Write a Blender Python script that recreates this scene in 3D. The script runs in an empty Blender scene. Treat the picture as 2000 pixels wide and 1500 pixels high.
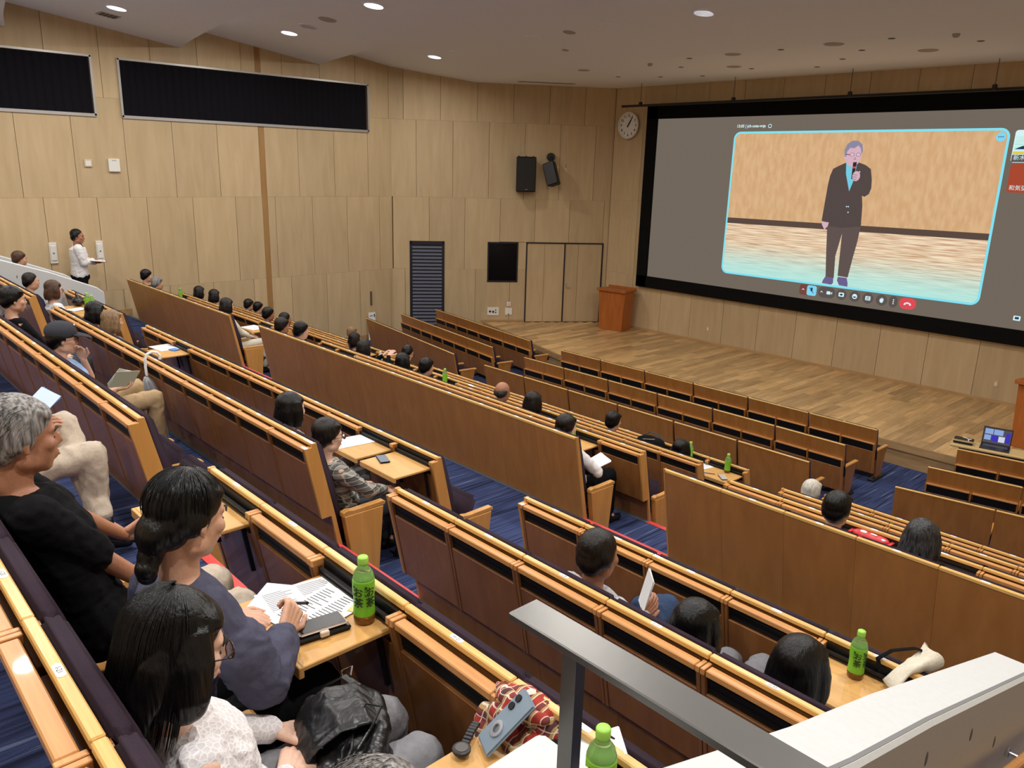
import bpy, bmesh, math, random
from mathutils import noise as mnoise
from mathutils import Vector, Matrix, Quaternion
random.seed(11); mnoise.seed_set(7)
SC = bpy.context.scene
COL = SC.collection
PI = math.pi

# ------------------------------------------------------------------ camera
F_PX = 1534.13
ROT = ((0.67943538, 0.21269519, -0.70223096), (0.73323554, -0.16150085, 0.66051732), (0.02707796, -0.96367953, -0.26568506))
CAM_Z = 4.64
cam = bpy.data.cameras.new('camera')
cam.sensor_width = 36.0
cam.lens = F_PX / 2000.0 * 36.0
cam.clip_start = 0.02
cam.clip_end = 200
camo = bpy.data.objects.new('camera', cam)
COL.objects.link(camo)
m3 = Matrix([[r[0], -r[1], -r[2]] for r in ROT])
camo.matrix_world = Matrix.Translation((0, 0, CAM_Z)) @ m3.to_quaternion().to_matrix().to_4x4()
SC.camera = camo

# ------------------------------------------------------------------ view and world
SC.view_settings.view_transform = 'Standard'
SC.view_settings.look = 'None'
SC.view_settings.gamma = 1.0
SC.view_settings.use_curve_mapping = False
SC.view_settings.exposure = -0.52
world = bpy.data.worlds.new('world')
SC.world = world
try: SC.cycles.diffuse_bounces = 7; SC.cycles.max_bounces = 12
except Exception: pass
world.use_nodes = True
world.node_tree.nodes['Background'].inputs[0].default_value = (0.80, 0.84, 0.95, 1)
world.node_tree.nodes['Background'].inputs[1].default_value = 0.05
LAMP_W = 105.0          # power of one ceiling downlight
LAMP_COL = (1.0, 0.965, 0.92)

# ------------------------------------------------------------------ materials
def lin(c):
    return tuple((v / 12.92 if v <= 0.04045 else ((v + 0.055) / 1.055) ** 2.4) for v in [x / 255.0 for x in c]) + (1.0,)

MATS = {}
def base_mat(name):
    m = bpy.data.materials.new(name)
    m.use_nodes = True
    nt = m.node_tree
    b = nt.nodes['Principled BSDF']
    MATS[name] = m
    return m, nt, b

def plain(name, col, rough=0.6, metal=0.0, bump=0.0, bscale=200.0, var=0.0, spec=0.5, alpha=None, trans=0.0, coat=0.0, sheen=0.0):
    m, nt, b = base_mat(name)
    c = lin(col)
    b.inputs['Base Color'].default_value = c
    b.inputs['Roughness'].default_value = rough
    b.inputs['Metallic'].default_value = metal
    b.inputs['Specular IOR Level'].default_value = spec
    b.inputs['Transmission Weight'].default_value = trans
    b.inputs['Coat Weight'].default_value = coat
    b.inputs['Sheen Weight'].default_value = sheen
    if bump or var:
        tc = nt.nodes.new('ShaderNodeTexCoord')
        nz = nt.nodes.new('ShaderNodeTexNoise')
        nz.inputs['Scale'].default_value = bscale
        nz.inputs['Detail'].default_value = 4
        nt.links.new(tc.outputs['Object'], nz.inputs['Vector'])
        if bump:
            bp = nt.nodes.new('ShaderNodeBump')
            bp.inputs['Strength'].default_value = bump
            bp.inputs['Distance'].default_value = 0.01
            nt.links.new(nz.outputs['Fac'], bp.inputs['Height'])
            nt.links.new(bp.outputs['Normal'], b.inputs['Normal'])
        if var:
            rp = nt.nodes.new('ShaderNodeValToRGB')
            rp.color_ramp.elements[0].color = tuple(v * (1 - var) for v in c[:3]) + (1,)
            rp.color_ramp.elements[1].color = tuple(min(1, v * (1 + var)) for v in c[:3]) + (1,)
            rp.color_ramp.elements[0].position = 0.35
            rp.color_ramp.elements[1].position = 0.65
            nt.links.new(nz.outputs['Fac'], rp.inputs['Fac'])
            nt.links.new(rp.outputs['Color'], b.inputs['Base Color'])
    return m

def wood(name, c1, c2, scale=(3, 40, 40), rough=0.4, vary=0.10, bump=0.03, coat=0.0, spec=0.4, hue=0.0):
    """grain stretched along the axis with the small scale; each object gets its own tone"""
    m, nt, b = base_mat(name)
    tc = nt.nodes.new('ShaderNodeTexCoord')
    oi = nt.nodes.new('ShaderNodeObjectInfo')
    mul = nt.nodes.new('ShaderNodeVectorMath'); mul.operation = 'MULTIPLY'
    mul.inputs[1].default_value = (37, 53, 71)
    nt.links.new(oi.outputs['Random'], mul.inputs[0])
    add = nt.nodes.new('ShaderNodeVectorMath'); add.operation = 'ADD'
    nt.links.new(tc.outputs['Object'], add.inputs[0])
    nt.links.new(mul.outputs['Vector'], add.inputs[1])
    mp = nt.nodes.new('ShaderNodeMapping')
    mp.inputs['Scale'].default_value = scale
    nt.links.new(add.outputs['Vector'], mp.inputs['Vector'])
    nz = nt.nodes.new('ShaderNodeTexNoise')
    nz.inputs['Scale'].default_value = 1.0
    nz.inputs['Detail'].default_value = 5
    nz.inputs['Distortion'].default_value = 0.6
    nt.links.new(mp.outputs['Vector'], nz.inputs['Vector'])
    rp = nt.nodes.new('ShaderNodeValToRGB')
    rp.color_ramp.elements[0].position = 0.3
    rp.color_ramp.elements[1].position = 0.7
    rp.color_ramp.elements[0].color = lin(c1)
    rp.color_ramp.elements[1].color = lin(c2)
    nt.links.new(nz.outputs['Fac'], rp.inputs['Fac'])
    hs = nt.nodes.new('ShaderNodeHueSaturation')
    mr = nt.nodes.new('ShaderNodeMapRange')
    mr.inputs['To Min'].default_value = 1 - vary
    mr.inputs['To Max'].default_value = 1 + vary
    nt.links.new(oi.outputs['Random'], mr.inputs['Value'])
    nt.links.new(mr.outputs['Result'], hs.inputs['Value'])
    nt.links.new(rp.outputs['Color'], hs.inputs['Color'])
    nt.links.new(hs.outputs['Color'], b.inputs['Base Color'])
    b.inputs['Roughness'].default_value = rough
    b.inputs['Coat Weight'].default_value = coat
    b.inputs['Specular IOR Level'].default_value = spec
    if bump:
        bp = nt.nodes.new('ShaderNodeBump')
        bp.inputs['Strength'].default_value = bump
        bp.inputs['Distance'].default_value = 0.01
        nt.links.new(nz.outputs['Fac'], bp.inputs['Height'])
        nt.links.new(bp.outputs['Normal'], b.inputs['Normal'])
    return m

def emit(name, col, strength=1.0):
    m, nt, b = base_mat(name)
    b.inputs['Base Color'].default_value = (0, 0, 0, 1)
    b.inputs['Specular IOR Level'].default_value = 0.1
    b.inputs['Emission Color'].default_value = lin(col)
    b.inputs['Emission Strength'].default_value = strength
    return m

def emit_noise(name, c1, c2, scale, strength=1.0, p0=0.35, p1=0.65, detail=6):
    m, nt, b = base_mat(name)
    b.inputs['Base Color'].default_value = (0, 0, 0, 1)
    b.inputs['Specular IOR Level'].default_value = 0.1
    tc = nt.nodes.new('ShaderNodeTexCoord')
    mp = nt.nodes.new('ShaderNodeMapping'); mp.inputs['Scale'].default_value = scale
    nz = nt.nodes.new('ShaderNodeTexNoise'); nz.inputs['Scale'].default_value = 1; nz.inputs['Detail'].default_value = detail
    rp = nt.nodes.new('ShaderNodeValToRGB')
    rp.color_ramp.elements[0].color = lin(c1); rp.color_ramp.elements[1].color = lin(c2)
    rp.color_ramp.elements[0].position = p0; rp.color_ramp.elements[1].position = p1
    nt.links.new(tc.outputs['Object'], mp.inputs['Vector'])
    nt.links.new(mp.outputs['Vector'], nz.inputs['Vector'])
    nt.links.new(nz.outputs['Fac'], rp.inputs['Fac'])
    nt.links.new(rp.outputs['Color'], b.inputs['Emission Color'])
    b.inputs['Emission Strength'].default_value = strength
    return m

def carpet(name):
    m, nt, b = base_mat(name)
    tc = nt.nodes.new('ShaderNodeTexCoord')
    mp = nt.nodes.new('ShaderNodeMapping'); mp.inputs['Scale'].default_value = (26, 0.9, 1)
    nz = nt.nodes.new('ShaderNodeTexNoise'); nz.inputs['Scale'].default_value = 1; nz.inputs['Detail'].default_value = 3
    rp = nt.nodes.new('ShaderNodeValToRGB')
    e = rp.color_ramp.elements
    e[0].position = 0.36; e[0].color = lin((38, 43, 68))
    e[1].position = 0.52; e[1].color = lin((66, 78, 118))
    x = e.new(0.62); x.color = lin((52, 61, 96))
    y = e.new(0.68); y.color = lin((104, 116, 150))
    fine = nt.nodes.new('ShaderNodeTexNoise'); fine.inputs['Scale'].default_value = 260
    bp = nt.nodes.new('ShaderNodeBump'); bp.inputs['Strength'].default_value = 0.4; bp.inputs['Distance'].default_value = 0.01
    nt.links.new(tc.outputs['Object'], mp.inputs['Vector'])
    nt.links.new(mp.outputs['Vector'], nz.inputs['Vector'])
    nt.links.new(tc.outputs['Object'], fine.inputs['Vector'])
    nt.links.new(nz.outputs['Fac'], rp.inputs['Fac'])
    nt.links.new(rp.outputs['Color'], b.inputs['Base Color'])
    nt.links.new(fine.outputs['Fac'], bp.inputs['Height'])
    nt.links.new(bp.outputs['Normal'], b.inputs['Normal'])
    b.inputs['Roughness'].default_value = 0.95
    b.inputs['Specular IOR Level'].default_value = 0.1
    return m

wood('wall_wood', (186, 162, 124), (198, 174, 136), (7, 7, 0.9), rough=0.55, vary=0.06, bump=0.01)
wood('groove_wood', (96, 70, 40), (110, 82, 50), (8, 8, 1), rough=0.7, vary=0.02)
wood('pilaster_wood', (150, 112, 66), (166, 126, 78), (9, 9, 1), rough=0.5, vary=0.02)
wood('stage_wood', (176, 138, 90), (212, 176, 124), (12, 1.6, 4), rough=0.35, vary=0.30, bump=0.02, coat=0.15)
wood('stage_trim', (168, 134, 90), (186, 152, 108), (2, 14, 14), rough=0.45)
wood('rail_wood', (216, 168, 94), (232, 188, 112), (5, 90, 60), rough=0.32, vary=0.06, coat=0.3)
wood('edge_wood', (198, 138, 80), (214, 156, 94), (4, 60, 50), rough=0.36, vary=0.06, coat=0.2)
wood('panel_wood', (144, 92, 46), (162, 108, 58), (14, 14, 1.6), rough=0.34, vary=0.06, coat=0.3)
wood('barrier_wood', (172, 114, 52), (188, 128, 62), (9, 9, 1.2), rough=0.38, vary=0.04, coat=0.2)
wood('end_wood', (196, 140, 72), (210, 154, 84), (12, 12, 1.5), rough=0.36, vary=0.05, coat=0.2)
wood('leaf_wood', (204, 154, 88), (218, 170, 102), (4, 20, 20), rough=0.38, vary=0.04, coat=0.2)
wood('podium_wood', (158, 88, 36), (176, 104, 48), (12, 12, 1.5), rough=0.4, vary=0.05)
wood('chair_wood', (160, 104, 50), (176, 120, 62), (12, 12, 1.6), rough=0.36, vary=0.06, coat=0.2)
plain('slot_black', (14, 13, 13), 0.5)
plain('metal_black', (22, 22, 24), 0.45)
plain('fabric_purple', (54, 42, 52), 0.95, bump=0.4, bscale=500, var=0.12, spec=0.15)
plain('label_white', (240, 240, 238), 0.5)
plain('ink', (30, 30, 34), 0.7)
plain('ink_blue', (70, 90, 150), 0.7)
plain('ceiling_white', (240, 245, 254), 0.9)
plain('ceiling_grey', (176, 170, 166), 0.8)
plain('vent_dark', (92, 88, 86), 0.8)
plain('concrete', (204, 207, 207), 0.75, bump=0.05, bscale=40, var=0.02)
plain('concrete_pit', (120, 120, 120), 0.7)
plain('steel', (104, 103, 100), 0.36, metal=0.95, bump=0.02, bscale=60)
plain('chrome', (220, 220, 224), 0.12, metal=1.0)
plain('screen_frame', (5, 5, 6), 0.85, spec=.2)
plain('curtain', (17, 16, 21), 0.95, spec=.15)
plain('alu', (168, 164, 160), 0.45, metal=0.6)
plain('white_plastic', (226, 224, 216), 0.5)
plain('cream_plastic', (205, 186, 150), 0.5)
plain('nosing_grey', (96, 102, 112), 0.6)
plain('nosing_red', (214, 70, 66), 0.6)
plain('table_grey', (120, 112, 100), 0.5)
plain('louver_black', (24, 24, 34), 0.5)
plain('louver_slat', (64, 66, 88), 0.45)
carpet('carpet')
emit('lamp_emit', (255, 250, 244), 30.0)

# ------------------------------------------------------------------ geometry helpers
class MB:
    def __init__(s):
        s.v = []; s.f = []
    def add(s, vs, fs):
        o = len(s.v)
        s.v += [tuple(p) for p in vs]
        s.f += [tuple(i + o for i in f) for f in fs]
        return s
    def box(s, x0, x1, y0, y1, z0, z1):
        return s.add([(x0, y0, z0), (x1, y0, z0), (x1, y1, z0), (x0, y1, z0), (x0, y0, z1), (x1, y0, z1), (x1, y1, z1), (x0, y1, z1)],
                     [(0, 3, 2, 1), (4, 5, 6, 7), (0, 1, 5, 4), (1, 2, 6, 5), (2, 3, 7, 6), (3, 0, 4, 7)])
    def ext(s, poly, axis, a, b):
        """polygon (u,v) pushed along an axis: x -> (y,z), y -> (x,z), z -> (x,y)"""
        n = len(poly)
        def P(u, v, t):
            return (t, u, v) if axis == 'x' else ((u, t, v) if axis == 'y' else (u, v, t))
        vs = [P(u, v, a) for u, v in poly] + [P(u, v, b) for u, v in poly]
        fs = [tuple(range(n))[::-1], tuple(range(n, 2 * n))] + [(i, (i + 1) % n, n + (i + 1) % n, n + i) for i in range(n)]
        return s.add(vs, fs)
    def rings(s, rs, cap=True):
        n = len(rs[0])
        vs = [p for r in rs for p in r]
        fs = []
        for k in range(len(rs) - 1):
            for i in range(n):
                j = (i + 1) % n
                fs.append((k * n + i, k * n + j, (k + 1) * n + j, (k + 1) * n + i))
        if cap:
            fs.append(tuple(range(n))[::-1])
            fs.append(tuple((len(rs) - 1) * n + i for i in range(n)))
        return s.add(vs, fs)
    def tube(s, pts, rad, n=8, flat=1.0, up=None):
        """round tube along points; rad a number or list; rounded-off ends"""
        pts = [Vector(p) for p in pts]
        if not isinstance(rad, (list, tuple)):
            rad = [rad] * len(pts)
        rs = []
        u = Vector(up) if up else None
        for i, p in enumerate(pts):
            t = (pts[min(i + 1, len(pts) - 1)] - pts[max(i - 1, 0)])
            t = t.normalized() if t.length > 1e-9 else Vector((0, 0, 1))
            if u is None or abs(u.dot(t)) > 0.97:
                u = Vector((0, 0, 1)) if abs(t.z) < 0.9 else Vector((0, 1, 0))
            a = t.cross(u).normalized()
            w = a.cross(t).normalized()
            rs.append([p + a * (math.cos(2 * PI * k / n) * rad[i]) + w * (math.sin(2 * PI * k / n) * rad[i] * flat) for k in range(n)])
            u = w
        return s.rings(rs)
    def capsule(s, p0, r0, p1, r1, n=12, flat=1.0, up=None):
        p0 = Vector(p0); p1 = Vector(p1)
        d = p1 - p0
        L = max(d.length, 1e-6); d = d / L
        pts = []; rad = []
        for a in (80, 55, 28):
            pts.append(p0 - d * r0 * math.sin(math.radians(a))); rad.append(r0 * math.cos(math.radians(a)))
        pts += [p0, p1]; rad += [r0, r1]
        for a in (28, 55, 80):
            pts.append(p1 + d * r1 * math.sin(math.radians(a))); rad.append(r1 * math.cos(math.radians(a)))
        return s.tube(pts, rad, n, flat, up)
    def chain(s, pts, rad, n=12, flat=1.0, up=None):
        for i in range(len(pts) - 1):
            s.capsule(pts[i], rad[i], pts[i + 1], rad[i + 1], n, flat, up)
        return s
    def ell(s, c, r, n=16, m=10, M=None):
        rs = []
        for k in range(m + 1):
            th = PI * (0.02 + 0.96 * k / m)
            rr = math.sin(th); z = -math.cos(th)
            ring = []
            for i in range(n):
                q = Vector((r[0] * rr * math.cos(2 * PI * i / n), r[1] * rr * math.sin(2 * PI * i / n), r[2] * z))
                if M: q = M @ q
                ring.append(q + Vector(c))
            rs.append(ring)
        return s.rings(rs)
    def lathe(s, prof, n=20, c=(0, 0, 0)):
        rs = [[(c[0] + r * math.cos(2 * PI * i / n), c[1] + r * math.sin(2 * PI * i / n), c[2] + z) for i in range(n)] for r, z in prof]
        return s.rings(rs)
    def cyl(s, c, r, axis, h, n=20):
        d = {'x': Vector((1, 0, 0)), 'y': Vector((0, 1, 0)), 'z': Vector((0, 0, 1))}[axis]
        c = Vector(c)
        return s.tube([c, c + d * h], r, n)
    def xf(s, M):
        s.v = [tuple(M @ Vector(p)) for p in s.v]
        return s
    def mesh(s, name, bevel=0.0, smooth=False, seg=1):
        me = bpy.data.meshes.new(name)
        me.from_pydata(s.v, [], s.f)
        bm = bmesh.new(); bm.from_mesh(me)
        if bevel:
            ed = [e for e in bm.edges if len(e.link_faces) == 2 and e.calc_face_angle(0) > 0.5]
            bmesh.ops.bevel(bm, geom=ed, offset=bevel, segments=seg, affect='EDGES', clamp_overlap=True)
        bmesh.ops.recalc_face_normals(bm, faces=bm.faces)
        if smooth:
            for f in bm.faces: f.smooth = True
        bm.to_mesh(me); bm.free()
        return me

def obj(name, me, mat, parent=None, M=None):
    if isinstance(me, MB):
        me = me.mesh(name)
    if mat and not me.materials:
        me.materials.append(MATS[mat])
    o = bpy.data.objects.new(name, me)
    COL.objects.link(o)
    if parent: o.parent = parent
    if M is not None: o.matrix_local = M
    return o

def empty(name, loc=(0, 0, 0), rz=0.0):
    o = bpy.data.objects.new(name, None)
    o.empty_display_size = 0.1
    o.location = loc; o.rotation_euler = (0, 0, rz)
    COL.objects.link(o)
    return o

def tag(o, label=None, cat=None, group=None, kind=None):
    if label: o['label'] = label
    if cat: o['category'] = cat
    if group: o['group'] = group
    if kind: o['kind'] = kind
    return o

def T(x=0, y=0, z=0): return Matrix.Translation((x, y, z))
def RX(d): return Matrix.Rotation(math.radians(d), 4, 'X')
def RY(d): return Matrix.Rotation(math.radians(d), 4, 'Y')
def RZ(d): return Matrix.Rotation(math.radians(d), 4, 'Z')

TMP = bpy.data.scenes.new('scratch')
def eval_mesh(o):
    TMP.collection.objects.link(o)
    vl = TMP.view_layers[0]
    with bpy.context.temp_override(scene=TMP, view_layer=vl):
        dg = bpy.context.evaluated_depsgraph_get()
        dg.update()
        me = bpy.data.meshes.new_from_object(o.evaluated_get(dg))
    bpy.data.objects.remove(o)
    return me

def text_mesh(txt, size, align='CENTER', bold=0.0):
    cu = bpy.data.curves.new('lettering', 'FONT')
    cu.body = txt; cu.size = size; cu.align_x = align; cu.align_y = 'CENTER'
    cu.offset = bold
    cu.resolution_u = 2
    o = bpy.data.objects.new('lettering', cu)
    me = eval_mesh(o)
    bpy.data.curves.remove(cu)
    me.materials.clear()
    return me

def rumple(me, amp, scale, seed=0.0):
    """push the surface out in soft ridges, as cloth and leather crease"""
    sc = Vector(scale) if not isinstance(scale, (int, float)) else Vector((scale, scale, scale))
    off = Vector((seed * 3.1, seed * 1.7, seed * 2.3))
    nv = [v.normal.copy() for v in me.vertices]
    for v, n_ in zip(me.vertices, nv):
        p = Vector((v.co.x * sc.x, v.co.y * sc.y, v.co.z * sc.z)) + off
        q = p + 0.9 * mnoise.noise_vector(p * .7)
        r = (1 - 2.2 * abs(mnoise.noise(q))) * .75 + .35 * mnoise.noise(q * 2.7)
        v.co = v.co + n_ * (amp * r)
    me.update()
    return me

def remesh(mb, voxel, smooth=2, name='body'):
    """union of overlapping closed shapes as one continuous surface"""
    me = mb.mesh(name)
    o = bpy.data.objects.new('tmp', me)
    r = o.modifiers.new('r', 'REMESH'); r.mode = 'VOXEL'; r.voxel_size = voxel; r.use_smooth_shade = True
    if smooth:
        sm = o.modifiers.new('s', 'SMOOTH'); sm.iterations = smooth; sm.factor = 0.5
    out = eval_mesh(o)
    bpy.data.meshes.remove(me)
    out.name = name
    for p in out.polygons: p.use_smooth = True
    return out

# ------------------------------------------------------------------ room constants
XL, XR, YB, YF = -18.03, 2.0, -4.3, 17.25
BEND = Vector((-18.03, 12.34, 0))
SDIR = Vector((1.99, 2.85, 0)).normalized()
SLEN = 6.06
XC = -8.02
def fold(x, k0): return k0 + 0.0112 * (x - XC) ** 2
FOLDS = [-3.75, -0.55, 2.67, 5.88, 9.16]
def ceil_z(x, y):
    for k in range(len(FOLDS)):
        f0 = fold(x, FOLDS[k])
        f1 = fold(x, FOLDS[k + 1]) if k + 1 < len(FOLDS) else fold(x, 13.3)
        if f0 <= y < f1:
            lo = 6.90 if k + 1 < len(FOLDS) else 6.76
            return 7.34 + (lo - 7.34) * (y - f0) / (f1 - f0)
    return 6.76 if y > 9 else 7.0

# floor terraces: (top z, y from, y to)
TER = [(2.74, YB, 0.52), (2.33, 0.52, 1.63), (1.933, 1.63, 2.70), (1.525, 2.70, 3.80), (1.31, 3.80, 5.45), (0.965, 5.45, 6.51),
       (0.585, 6.51, 7.62), (0.20, 7.62, 8.72), (0.0, 8.72, 17.3)]
mb = MB()
for z, y0, y1 in TER: mb.box(XL - .2, XR + .2, y0, y1, -0.4, z)
floor = obj('floor', mb, 'carpet'); tag(floor, kind='structure')
AISLES = [(-12.38, -11.32), (-4.68, -3.68)]
for i, (z, y0, y1) in enumerate(TER[:-1]):
    xs = [XL, AISLES[0][0], AISLES[0][1], AISLES[1][0], AISLES[1][1], XR]
    for j in range(5):
        red = j in (1, 3)
        obj('step_nosing', MB().box(xs[j], xs[j + 1], y1 - .055, y1 + .006, z - .03, z + .006), 'nosing_red' if red else 'nosing_grey', floor)

# ------------------------------------------------------------------ walls with separate panels
def rect_sub(rects, hole):
    out = []
    a0, a1, b0, b1 = hole
    for (x0, x1, z0, z1) in rects:
        if a1 <= x0 or a0 >= x1 or b1 <= z0 or b0 >= z1:
            out.append((x0, x1, z0, z1)); continue
        if z0 < b0: out.append((x0, x1, z0, b0))
        if z1 > b1: out.append((x0, x1, b1, z1))
        za, zb = max(z0, b0), min(z1, b1)
        if x0 < a0: out.append((x0, a0, za, zb))
        if x1 > a1: out.append((a1, x1, za, zb))
    return out

def panel_wall(wall, rows, u0, u1, pitch, holes, place, gap=0.009):
    """rows: (z0, z1, offset of first joint); place(u0,u1,z0,z1)->MB box corners via callback"""
    for z0, z1, off in rows:
        k = math.floor((u0 - off) / pitch)
        u = off + k * pitch
        while u < u1:
            a, b = max(u, u0), min(u + pitch, u1)
            u += pitch
            if b - a < 0.04: continue
            rs = [(a + gap / 2, b - gap / 2, z0 + .0012, z1 - .0012)]
            for h in holes: rs = rect_sub(rs, h)
            rs = [r for r in rs if r[1] - r[0] > .02 and r[3] - r[2] > .02]
            if not rs: continue
            mbp = MB()
            for r in rs: place(mbp, *r)
            obj('panel', mbp, 'wall_wood', wall)

TH = 0.022
# left wall (x = XL)
wl = tag(obj('wall_left', MB().box(XL - .25, XL - TH, YB, 12.6, -0.4, 7.6), 'groove_wood'), kind='structure')
LWIN = [(2.2, 5.21, 5.42, 6.56), (5.70, 11.66, 5.42, 6.56)]
PIL = (8.66, 8.80, -1, 8)
def place_left(m, a, b, z0, z1): m.box(XL - TH, XL, a, b, z0, z1)
ROWZ = [(-0.02, 1.88), (1.88, 3.81), (3.81, 5.78), (5.78, 7.5)]
panel_wall(wl, [(ROWZ[0][0], ROWZ[0][1], 4.39), (ROWZ[1][0], ROWZ[1][1], 4.06), (ROWZ[2][0], ROWZ[2][1], 3.73), (ROWZ[3][0], ROWZ[3][1], 4.39)],
           1.0, 12.352, 0.986, LWIN + [PIL], place_left)
obj('pilaster_strip', MB().box(XL - TH, XL - .004, 8.665, 8.795, -.02, 5.40), 'pilaster_wood', wl)
obj('pilaster_strip', MB().box(XL - TH, XL - .004, 8.665, 8.795, 6.58, 7.5), 'pilaster_wood', wl)
# splayed wall between the left wall and the stage wall
ws = tag(obj('wall_splay', MB().ext([tuple((BEND + SDIR.cross(Vector((0, 0, 1))) * -TH)[:2]), tuple((BEND + SDIR * (SLEN + .2) + SDIR.cross(Vector((0, 0, 1))) * -TH)[:2]),
      tuple((BEND + SDIR * (SLEN + .2) + SDIR.cross(Vector((0, 0, 1))) * -.3)[:2]), tuple((BEND + SDIR.cross(Vector((0, 0, 1))) * -.3)[:2])], 'z', -0.4, 7.4), 'groove_wood'), kind='structure')
SN = SDIR.cross(Vector((0, 0, 1)))      # towards the room
def SP(s, off=0.0, z=0.0):
    p = BEND + SDIR * s + SN * off
    return Vector((p.x, p.y, z))
def sbox(m, s0, s1, z0, z1, d0, d1):
    c = [SP(s0, d0), SP(s1, d0), SP(s1, d1), SP(s0, d1)]
    return m.ext([(p.x, p.y) for p in c], 'z', z0, z1)
LOUV = (0.47, 1.42, 0.02, 2.64); SWIN = (2.61, 3.47, 1.53, 2.64); SDOOR = (3.69, 5.90, 0.0, 2.65)
panel_wall(ws, [(0.0, 1.88, .34), (1.88, 3.81, .03), (3.81, 5.78, .66), (5.78, 7.3, .33)], 0.001, SLEN, 0.971, [LOUV, SWIN, SDOOR],
           lambda m, a, b, z0, z1: sbox(m, a, b, z0, z1, -TH, 0))
# stage wall (y = YF)
wf = tag(obj('wall_front', MB().box(-14.7, XR + .2, YF + TH, YF + .3, -0.4, 7.2), 'groove_wood'), kind='structure')
panel_wall(wf, [(0.40, 1.88, -13.58), (1.88, 3.86, -13.58), (3.86, 5.78, -13.58), (5.78, 7.2, -13.58)], -14.59, XR, 0.975, [(-13.1, -2.9, 1.75, 6.05)],
           lambda m, a, b, z0, z1: m.box(a, b, YF, YF + TH, z0, z1))
tag(obj('wall_right', MB().box(XR, XR + .25, YB, YF, -0.4, 7.6), 'wall_wood'), kind='structure')
tag(obj('wall_back', MB().box(XL, XR, YB - .25, YB, -0.4, 7.6), 'wall_wood'), kind='structure')
# skirting
tag(obj('baseboard_front', MB().box(-14.5, XR, YF - .012, YF, 0.40, 0.46), 'stage_trim'), kind='structure')
bb = MB(); sbox(bb, 2.45, 3.66, 0.40, 0.46, 0, .012)
tag(obj('baseboard_splay', bb, 'stage_trim'), kind='structure')
bb = MB()
for z, y0, y1 in TER[3:]:
    if y0 < 12: bb.box(XL, XL + .014, max(y0, 3.8) - .06, min(y1, 12.3) + .06, z, z + .14)
tag(obj('baseboard_left', bb, 'stage_trim'), kind='structure')

# ------------------------------------------------------------------ folded ceiling
NX = 36
xs = [XL - .2 + (XR - XL + .4) * i / NX for i in range(NX + 1)]
lines = []
lines.append([(x, YB - .3, 7.0) for x in xs])
for k in range(len(FOLDS)):
    lines.append([(x, fold(x, FOLDS[k]), 6.90) for x in xs])
    lines.append([(x, fold(x, FOLDS[k]) + .004, 7.34) for x in xs])
lines.append([(x, fold(x, 13.3), 6.76) for x in xs])
lines.append([(x, max(17.6, fold(x, 13.3) + 2), 6.76) for x in xs])
cm = MB(); n = NX + 1
vs = [p for l in lines for p in l]
fs = [(k * n + i, k * n + i + 1, (k + 1) * n + i + 1, (k + 1) * n + i) for k in range(len(lines) - 1) for i in range(NX)]
cm.add(vs, fs)
ceiling = tag(obj('ceiling', cm, 'ceiling_white'), kind='structure')
tag(obj('ceiling_slab', MB().box(XL - .3, XR + .3, YB - .3, YF + .4, 7.62, 7.8), 'ceiling_grey', ceiling))

def ceil_frame(x, y):
    e = 0.05
    z = ceil_z(x, y)
    dy = (ceil_z(x, y + e) - ceil_z(x, y - e)) / (2 * e)
    if abs(dy) > 0.5: dy = -0.13
    return Matrix.Translation((x, y, z)) @ Matrix.Rotation(math.atan(dy), 4, 'X')

ring_me = MB().lathe([(.155, -.018), (.19, -.016), (.19, .004), (.155, .004), (.155, -.018)], 28).mesh('trim_ring', smooth=False); ring_me.materials.append(MATS['ceiling_white'])
lens_me = MB().lathe([(.001, -.013), (.155, -.013), (.155, .0), (.001, .0)], 28).mesh('lamp_lens'); lens_me.materials.append(MATS['lamp_emit'])
darkl_me = MB().lathe([(.001, -.013), (.155, -.013), (.155, .0), (.001, .0)], 28).mesh('speaker_grille'); darkl_me.materials.append(MATS['vent_dark'])
lamp_data = bpy.data.lights.new('downlight_lamp', 'AREA')
lamp_data.shape = 'DISK'; lamp_data.size = 0.22; lamp_data.energy = LAMP_W; lamp_data.color = LAMP_COL
try: lamp_data.spread = math.radians(178)
except Exception: pass
LIT = []
for k0 in (-2.1, 1.13, 4.36, 7.59, 11.22):
    for x in (-15.5, -11.75, -7.8, -3.95, -0.75):
        LIT.append((x, fold(x, k0)))
LIT = [p for p in LIT if p[1] > -3.8]
for x, y in LIT:
    d = empty('downlight', (0, 0, 0)); d.matrix_world = ceil_frame(x, y)
    tag(d, 'round recessed ceiling downlight, lit white', 'ceiling light', 'lit ceiling downlights')
    obj('trim_ring', ring_me, None, d); obj('lamp_lens', lens_me, None, d)
    lo = bpy.data.objects.new('lamp_beam', lamp_data); COL.objects.link(lo); lo.parent = d; lo.location = (0, 0, -.03)
for x, y, s in ((-14.47, 8.07, 1.0), (-9.75, 11.25, 1.0), (-14.54, 11.74, 1.0)):
    d = empty('ceiling_speaker'); d.matrix_world = ceil_frame(x, y)
    tag(d, 'unlit grey round ceiling fitting with white rim near the lit downlights', 'ceiling fitting', 'grey round ceiling fittings on the sloped ceiling')
    obj('trim_ring', ring_me, None, d); obj('speaker_grille', darkl_me, None, d)
flat_me = MB().lathe([(.001, -.012), (.13, -.012), (.15, -.004), (.15, .002), (.001, .002)], 28).mesh('cover_disc'); flat_me.materials.append(MATS['ceiling_grey'])
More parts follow.
